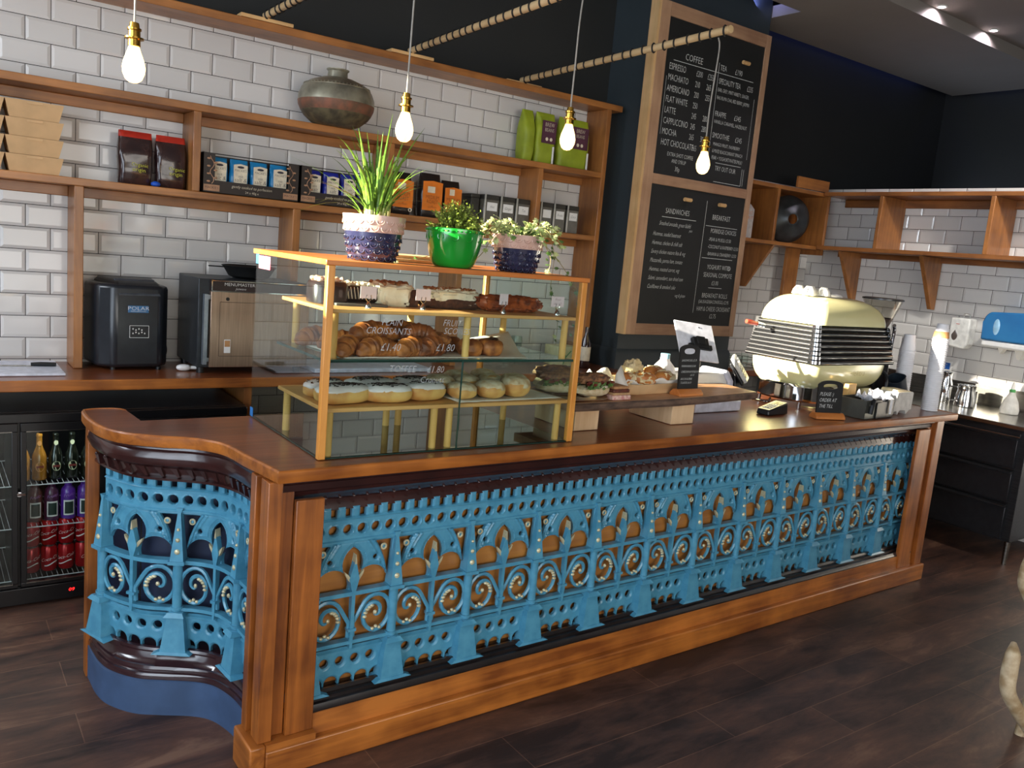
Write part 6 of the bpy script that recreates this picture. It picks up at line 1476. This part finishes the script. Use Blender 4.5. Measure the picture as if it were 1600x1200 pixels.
MB(M_).prismy([(-.10, .012), (-.092, .0), (-.085, .018), (-.06, .022), (-.045, .0), (-.03, .022), (.0, .024), (.03, .022), (.045, .0), (.075, .022), (.095, .024), (.10, .115), (.085, .122), (-.065, .122)], -.055, .055).build('card_box', mat('pale grey card', (196, 194, 190), rough=.6), lb)
MB(M_).hexa([(-.06, -.05, .122), (.08, -.05, .122), (.08, .05, .122), (-.06, .05, .122)], [(-.055, -.04, .132), (.07, -.04, .127), (.07, .045, .130), (-.055, .045, .136)]).build('packets', mat('cream packets', (236, 220, 176), rough=.6), lb)
tub = thing('black_tub', 'tilted black plastic tub between sugar box and cup stacks', 'tub', (4.13, -1.91, ZC)); MT_ = Matrix.Translation((4.15, -1.915, ZC+.115)) @ Matrix.Rotation(R(-32), 4, 'Y')
MB(MT_).lathe([(.042, -.06), (.046, -.058), (.05, .06), (.052, .062), (.047, .062), (.043, -.05)], (0, 0, 0), 26, sq=3).build('tub_body', mat('dark blue black plastic', (30, 40, 50), rough=.4), tub)
MB().lathe([(.05, 0), (.055, .01), (.052, .05), (.044, .052)], (4.13, -1.915, ZC), 24).build('lower_tub', BLK, tub)
CPAP = mat('white paper cup', (232, 232, 236), rough=.45, vary=.02)
def stack(x, y, n, lab, pitch=.0115, top=None):
    s_ = thing('paper_cup_stack', lab, 'paper cups', (x, y, ZC))
    for k in range(n):
        z = ZC+k*pitch; q = MB(); ht = .094
        q.lathe([(.0445, 0), (.0455, .002), (.0445, .005), (.0425, .006), (.0425-.0125*((pitch+.001)/ht if k < n-1 else 1), (pitch+.001) if k < n-1 else ht)], (x, y, z), 26, closed=(k == n-1))
        o = q.build('paper_cup', CPAP if not (top and k >= n-1) else top, s_)
    return s_
s1 = stack(4.26, -1.88, 29, 'shorter stack of upside-down white paper cups, behind the taller one')
s2 = stack(4.31, -2.035, 36, 'taller stack of upside-down white paper cups at the end of the counter')
MB().lathe([(.0428, 0), (.0375, .036)], (4.31, -2.035, ZC+35*.0115+.016), 26, closed=False).build('kraft_sleeve', mat('tan cup band', (206, 150, 96), rough=.6), s2)

# ================================================================== RIGHT WALL AND STEEL COUNTER
sp_ = thing('soap_dispenser', 'white wall-mounted soap dispenser with drop-shaped window', 'soap dispenser', (5.76, -1.42, 1.38))
m = MB(); m.prismx([(-1.36, 1.30), (-1.375, 1.275), (-1.475, 1.265), (-1.50, 1.30), (-1.50, 1.485), (-1.36, 1.485)], 5.715, 5.819); m.build('dispenser_body', mat('white dispenser shell', (226, 226, 222), rough=.3), sp_, bev=.010)
q = MB(); q.blob((5.714, -1.405, 1.36), (.003, .022, .038), 20, 12, 1, fn=lambda x, y, z: (x, y*(1-.9*max(0, z/.038)**1.2), z)); q.build('drop_window', mat('smoked window', (92, 82, 78), rough=.15), sp_)
MB().tube([(5.79, -1.415, 1.485), (5.78, -1.42, 1.515), (5.80, -1.45, 1.515), (5.805, -1.455, 1.485)], .004, 6).build('hook', CHROME, sp_)
MB().box(5.7135, 5.7145, -1.43, -1.405, 1.44, 1.444).build('red_mark', mat('red print', (196, 60, 50)), sp_)
td = thing('towel_dispenser', 'translucent blue paper towel dispenser with white base on the right wall', 'towel dispenser', (5.72, -1.82, 1.45))
q = MB(); n = 12; prof = [(-1.64, 1.36), (-1.64, 1.48)]+[(-1.64-.06*(1-math.cos(R(a))), 1.48+.075*math.sin(R(a))) for a in range(0, 91, 15)]+[(-2.02, 1.575)]+[(-2.06-.04*math.sin(R(a)), 1.50+.075*math.cos(R(a))) for a in range(0, 91, 18)]+[(-2.10, 1.36)]
q.prismx(prof, 5.60, 5.815); q.build('blue_cover', mat('translucent blue plastic', (52, 124, 180), rough=.12, coat=.6, c2=(44, 110, 168), scale=4), td, bev=.018)
MB().box(5.605, 5.815, -2.10, -1.645, 1.315, 1.358).build('white_base', WHITE, td, bev=.012)
q = MB(); q.blob((5.600, -1.735, 1.455), (.004, .022, .055), 16, 12); q.build('level_window', mat('pale blue window', (150, 196, 226), rough=.08, coat=.8), td)
MB().prismx([(-1.74, 1.314), (-1.78, 1.314), (-1.76, 1.275)], 5.66, 5.72).prismx([(-1.84, 1.314), (-1.90, 1.314), (-1.885, 1.25), (-1.865, 1.25)], 5.68, 5.74).build('paper_tongue', PAPER, td)
MB().tube([(5.80, -1.865, 1.575), (5.80, -1.865, 1.64)], .006, 8).build('key_post', mat('grey key', (120, 122, 124), metal=.6), td)
bs = thing('blue_wall_sign', 'small blue and white notice stuck on the tiles behind the cups', 'sign', (5.817, -1.33, 1.12))
MB().box(5.816, 5.8195, -1.375, -1.27, 1.085, 1.155).build('sign_back', WHITE, bs)
MB().box(5.8155, 5.8165, -1.362, -1.275, 1.097, 1.145).build('sign_face', mat('sign blue', (30, 88, 170), rough=.4), bs)
t = MB(); MS = plane_M((5.8150, -1.315, 1.125), (0, -1, 0), (0, 0, 1)); text(t, 'WASH', MS, .018); text(t, 'hands', MS @ Matrix.Translation((0, -.018, 0)), .014, shear=.3); t.build('sign_text', WHITE, bs)
sk_ = thing('steel_work_counter', 'stainless steel work counter with dark drawers along the right wall', 'work counter', (5.45, -1.3, 0))
SX0 = 5.09
MB().box(SX0, 5.815, -2.27, -.02, .862, .89).build('steel_top', STEEL, sk_, bev=.004)
MB().box(5.795, 5.815, -2.27, -.02, .8905, 1.03).build('upstand', STEEL, sk_, bev=.003)
UD = mat('dark brushed steel', (62, 62, 64), rough=.35, metal=.7, c2=(50, 50, 52), stretch=(1, .05, 1), scale=90)
MB().box(SX0+.04, 5.80, -2.25, -.6, .15, .862).build('cabinet', UD, sk_, bev=.003)
for i, (z0, z1) in enumerate(((.845, .855), (.62, .80), (.405, .585), (.165, .37))):
    if i == 0: continue
    d_ = MB().box(SX0+.012, SX0+.039, -2.205, -1.30, z0, z1).build('drawer', mat('dark drawer front', (44, 45, 48), rough=.3, metal=.5), sk_, bev=.003)
    MB().prismy([(SX0+.012, z1), (SX0-.006, z1+.004), (SX0-.006, z1+.012), (SX0+.035, z1+.02), (SX0+.035, z1)][::-1], -2.205, -1.30).build('drawer_grip', UD, d_)
    MB().box(SX0+.012, SX0+.039, -1.27, -.62, z0, z1).build('drawer', MATS['dark drawer front'], sk_, bev=.003)
MB().tube([(SX0+.03, -2.22, .84), (SX0-.012, -2.225, .84), (SX0-.012, -2.225, .822), (SX0-.012, -.65, .822)], .004, 8).build('towel_rail', CHROME, sk_)
for x, y in ((SX0+.06, -2.235), (5.78, -2.235), (SX0+.06, -.65), (5.78, -.65)): MB().cyl((x, y, 0), (x, y, .15), .014, .018, 14).build('leg', STEEL, sk_)
# jug, shaker, spray bottle on steel counter
jg = thing('milk_jug', 'stainless steel milk jug with handle on the steel counter', 'jug', (5.50, -1.66, .89)); jc_ = (5.50, -1.66, .8905)
MB().lathe([(.060, 0), (.068, .004), (.066, .06), (.056, .11), (.058, .145), (.062, .150), (.055, .15), (.053, .11), (.06, .01)], jc_, 32, closed=False).build('jug_body', CHROME, jg, ang=50)
MB().lathe([(.001, .002), (.06, .001)], jc_, 24, closed=False).build('jug_base', CHROME, jg)
MB().tube(spline([(5.45, -1.625, 1.02), (5.405, -1.59, 1.02), (5.40, -1.585, .97), (5.41, -1.595, .93), (5.44, -1.62, .93)], 5), .005, 8).build('jug_handle', CHROME, jg)
tag(MB().lathe([(.040, 0), (.042, .004), (.042, .13), (.030, .165), (.030, .21), (.032, .215), (.001, .216)], (5.53, -1.50, .8905), 28).build('steel_shaker', CHROME, ang=40), 'tall stainless steel cocktail shaker beside the cup stack', 'shaker')
jg2 = tag(MB().lathe([(.035, 0), (.04, .004), (.036, .07), (.038, .10), (.001, .10)], (5.66, -1.62, .8905), 24).build('small_jug', mat('dull steel', (110, 108, 104), rough=.3, metal=1)), 'small dull steel jug standing behind the milk jug', 'jug')
sb = thing('squeeze_bottle', 'clear conical squeeze bottle with green collar on the steel counter', 'bottle', (5.55, -1.93, .89)); c_ = (5.57, -1.925, .8905)
MB().lathe([(.050, 0), (.056, .004), (.058, .03), (.045, .085), (.020, .135), (.017, .15)], c_, 28).build('bottle_body', mat('frosted plastic', (206, 204, 198), rough=.3, alpha=.8), sb); MB().lathe([(.018, .148), (.019, .15), (.019, .165), (.016, .168)], c_, 22).build('green_collar', mat('green plastic', (70, 150, 80), rough=.4), sb)
MB().lathe([(.014, .166), (.012, .19), (.005, .215), (.001, .216)], c_, 16).build('nozzle', mat('pale nozzle', (220, 216, 208)), sb)
# corner box contents
tn = thing('metal_disc', 'large dark round metal dish with central hole standing in the corner box shelf', 'dish', (5.26, -.24, 1.93))
dc_ = Vector((0, 0, 0)); TD = Matrix.Translation((5.265, -.165, 2.118)) @ Matrix.Rotation(R(-24), 4, 'Z'); m = MB(TD); prev = None
for r, y in [(.045, -.085), (.05, -.09), (.09, -.062), (.14, -.045), (.18, -.02), (.188, 0), (.18, .01), (.14, -.03), (.045, -.07)]:
    cur = [m.P(dc_+Vector((r*math.cos(2*PI*i/48), y, r*math.sin(2*PI*i/48)))) for i in range(48)]
    if prev:
        for i in range(48): m.F(prev[i], prev[(i+1) % 48], cur[(i+1) % 48], cur[i])
    prev = cur
m.build('dish_body', mat('dark pewter', (84, 88, 90), rough=.35, metal=.6, c2=(60, 64, 66), scale=9), tn, ang=50)
q = MB(TD); q.torus(dc_+Vector((0, -.084, 0)), (0, 1, 0), .044, .006, 32, 8); q.build('hole_rim', MATS['dark pewter'], tn)
jb = thing('juice_carton', 'tall white juice carton with orange print beside the chalkboard', 'carton', (4.70, -.2, 1.93))
MB().box(4.645, 4.725, -.27, -.19, 1.9285, 2.14).build('carton_body', mat('pale carton', (190, 186, 182), rough=.5), jb); MB().hexa([(4.645, -.27, 2.14), (4.725, -.27, 2.14), (4.725, -.19, 2.14), (4.645, -.19, 2.14)], [(4.645, -.231, 2.18), (4.725, -.231, 2.18), (4.725, -.229, 2.18), (4.645, -.229, 2.18)]).build('gable_top', MATS['pale carton'], jb)
t = MB(); text(t, 'JUST', plane_M((4.685, -.2708, 2.10), (1, 0, 0), (0, 0, 1)), .034, wide=.8); text(t, 'FRUIT', plane_M((4.685, -.2708, 2.065), (1, 0, 0), (0, 0, 1)), .034, wide=.8); t.build('carton_text', mat('orange ink', (206, 110, 50)), jb)
# glass rack behind the till
gk = thing('glass_rack', 'wire rack of upturned tumblers behind the till, right of the pillar', 'rack', (4.64, -.36, ZW))
gst = MB().box(4.53, 5.05, -.52, -.02, .915, .957).build('side_worktop', CT, bev=.003); tag(gst, 'short dark worktop between the pillar and the corner', 'worktop')
q = MB()
for z in (.972, 1.03): 
    for a, b in (((4.56, -.46), (4.82, -.46)), ((4.82, -.46), (4.82, -.26)), ((4.82, -.26), (4.56, -.26)), ((4.56, -.26), (4.56, -.46))): q.tube([(a[0], a[1], z), (b[0], b[1], z)], .003, 6)
for x in (4.56, 4.82):
    for y in (-.46, -.26): q.tube([(x, y, .958), (x, y, 1.03)], .003, 6)
q.build('wire_frame', STEEL, gk)
k_ = 0
for i in range(4):
    for j in range(2):
        k_ += 1
        tag(MB().lathe([(.027, 0), (.028, .002), (.024, .10), (.001, .10)], (4.59+i*.065, -.42+j*.11, .9585), 18).build('tumbler', GLASS), 'clear tumbler in the %s row of the wire rack, %s from the left' % (['front', 'back'][j], cn[i]), 'glass', 'tumblers in the wire rack')
tp = thing('swan_neck_tap', 'thin black swan-neck tap behind the coffee machine', 'tap', (5.4, -1.2, .89))

# ================================================================== CHAIR AT THE RIGHT EDGE
ch_ = thing('driftwood_chair', 'chair with curved bleached driftwood arms at the right edge', 'chair', (2.62, -3.42, 0))
DRI = mat('bleached driftwood', (196, 178, 148), rough=.6, c2=(150, 126, 92), scale=24, bump=.003)
def limb(nm, pts, rr, m_=DRI): 
    P3 = spline(pts, 6); n = len(P3); k = len(rr)-1
    r2 = [rr[min(k-1, int(i/(n-1)*k))]+(rr[min(k, int(i/(n-1)*k)+1)]-rr[min(k-1, int(i/(n-1)*k))])*((i/(n-1)*k)-min(k-1, int(i/(n-1)*k))) for i in range(n)]
    return MB().tube(P3, r2, 12, True, .8).build(nm, m_, ch_, ang=60)
limb('front_arm', [(2.345, -3.43, .610), (2.315, -3.445, .585), (2.30, -3.45, .53), (2.305, -3.455, .47), (2.36, -3.47, .40), (2.44, -3.50, .31), (2.50, -3.54, .2)], [.008, .022, .024, .022, .022, .026, .028])
limb('rear_arm', [(2.93, -3.20, .72), (2.905, -3.215, .69), (2.90, -3.22, .63), (2.95, -3.24, .55), (3.02, -3.27, .46)], [.010, .022, .024, .024, .026])
limb('leg', [(2.50, -3.54, .22), (2.51, -3.56, .1), (2.53, -3.57, 0)], [.028, .024, .02]); limb('leg', [(3.02, -3.27, .48), (3.05, -3.26, .2), (3.04, -3.25, 0)], [.026, .024, .02])
limb('leg', [(2.90, -3.84, .42), (2.92, -3.86, .2), (2.92, -3.86, 0)], [.026, .024, .02]); limb('leg', [(3.40, -3.55, .42), (3.41, -3.55, .2), (3.41, -3.55, 0)], [.026, .024, .02])
MB().hexa([(2.50, -3.56, .41), (2.90, -3.86, .41), (3.40, -3.55, .41), (3.0, -3.28, .41)], [(2.50, -3.56, .45), (2.90, -3.86, .45), (3.40, -3.55, .45), (3.0, -3.28, .45)]).build('seat', mat('grey woven seat', (120, 108, 96), rough=.9, scale=90), ch_, bev=.012)
limb('back_rail', [(2.92, -3.86, .42), (2.96, -3.92, .72), (3.18, -3.78, .86), (3.42, -3.58, .74), (3.41, -3.55, .42)], [.024, .022, .022, .022, .024])
bpy.data.objects.remove(tp)
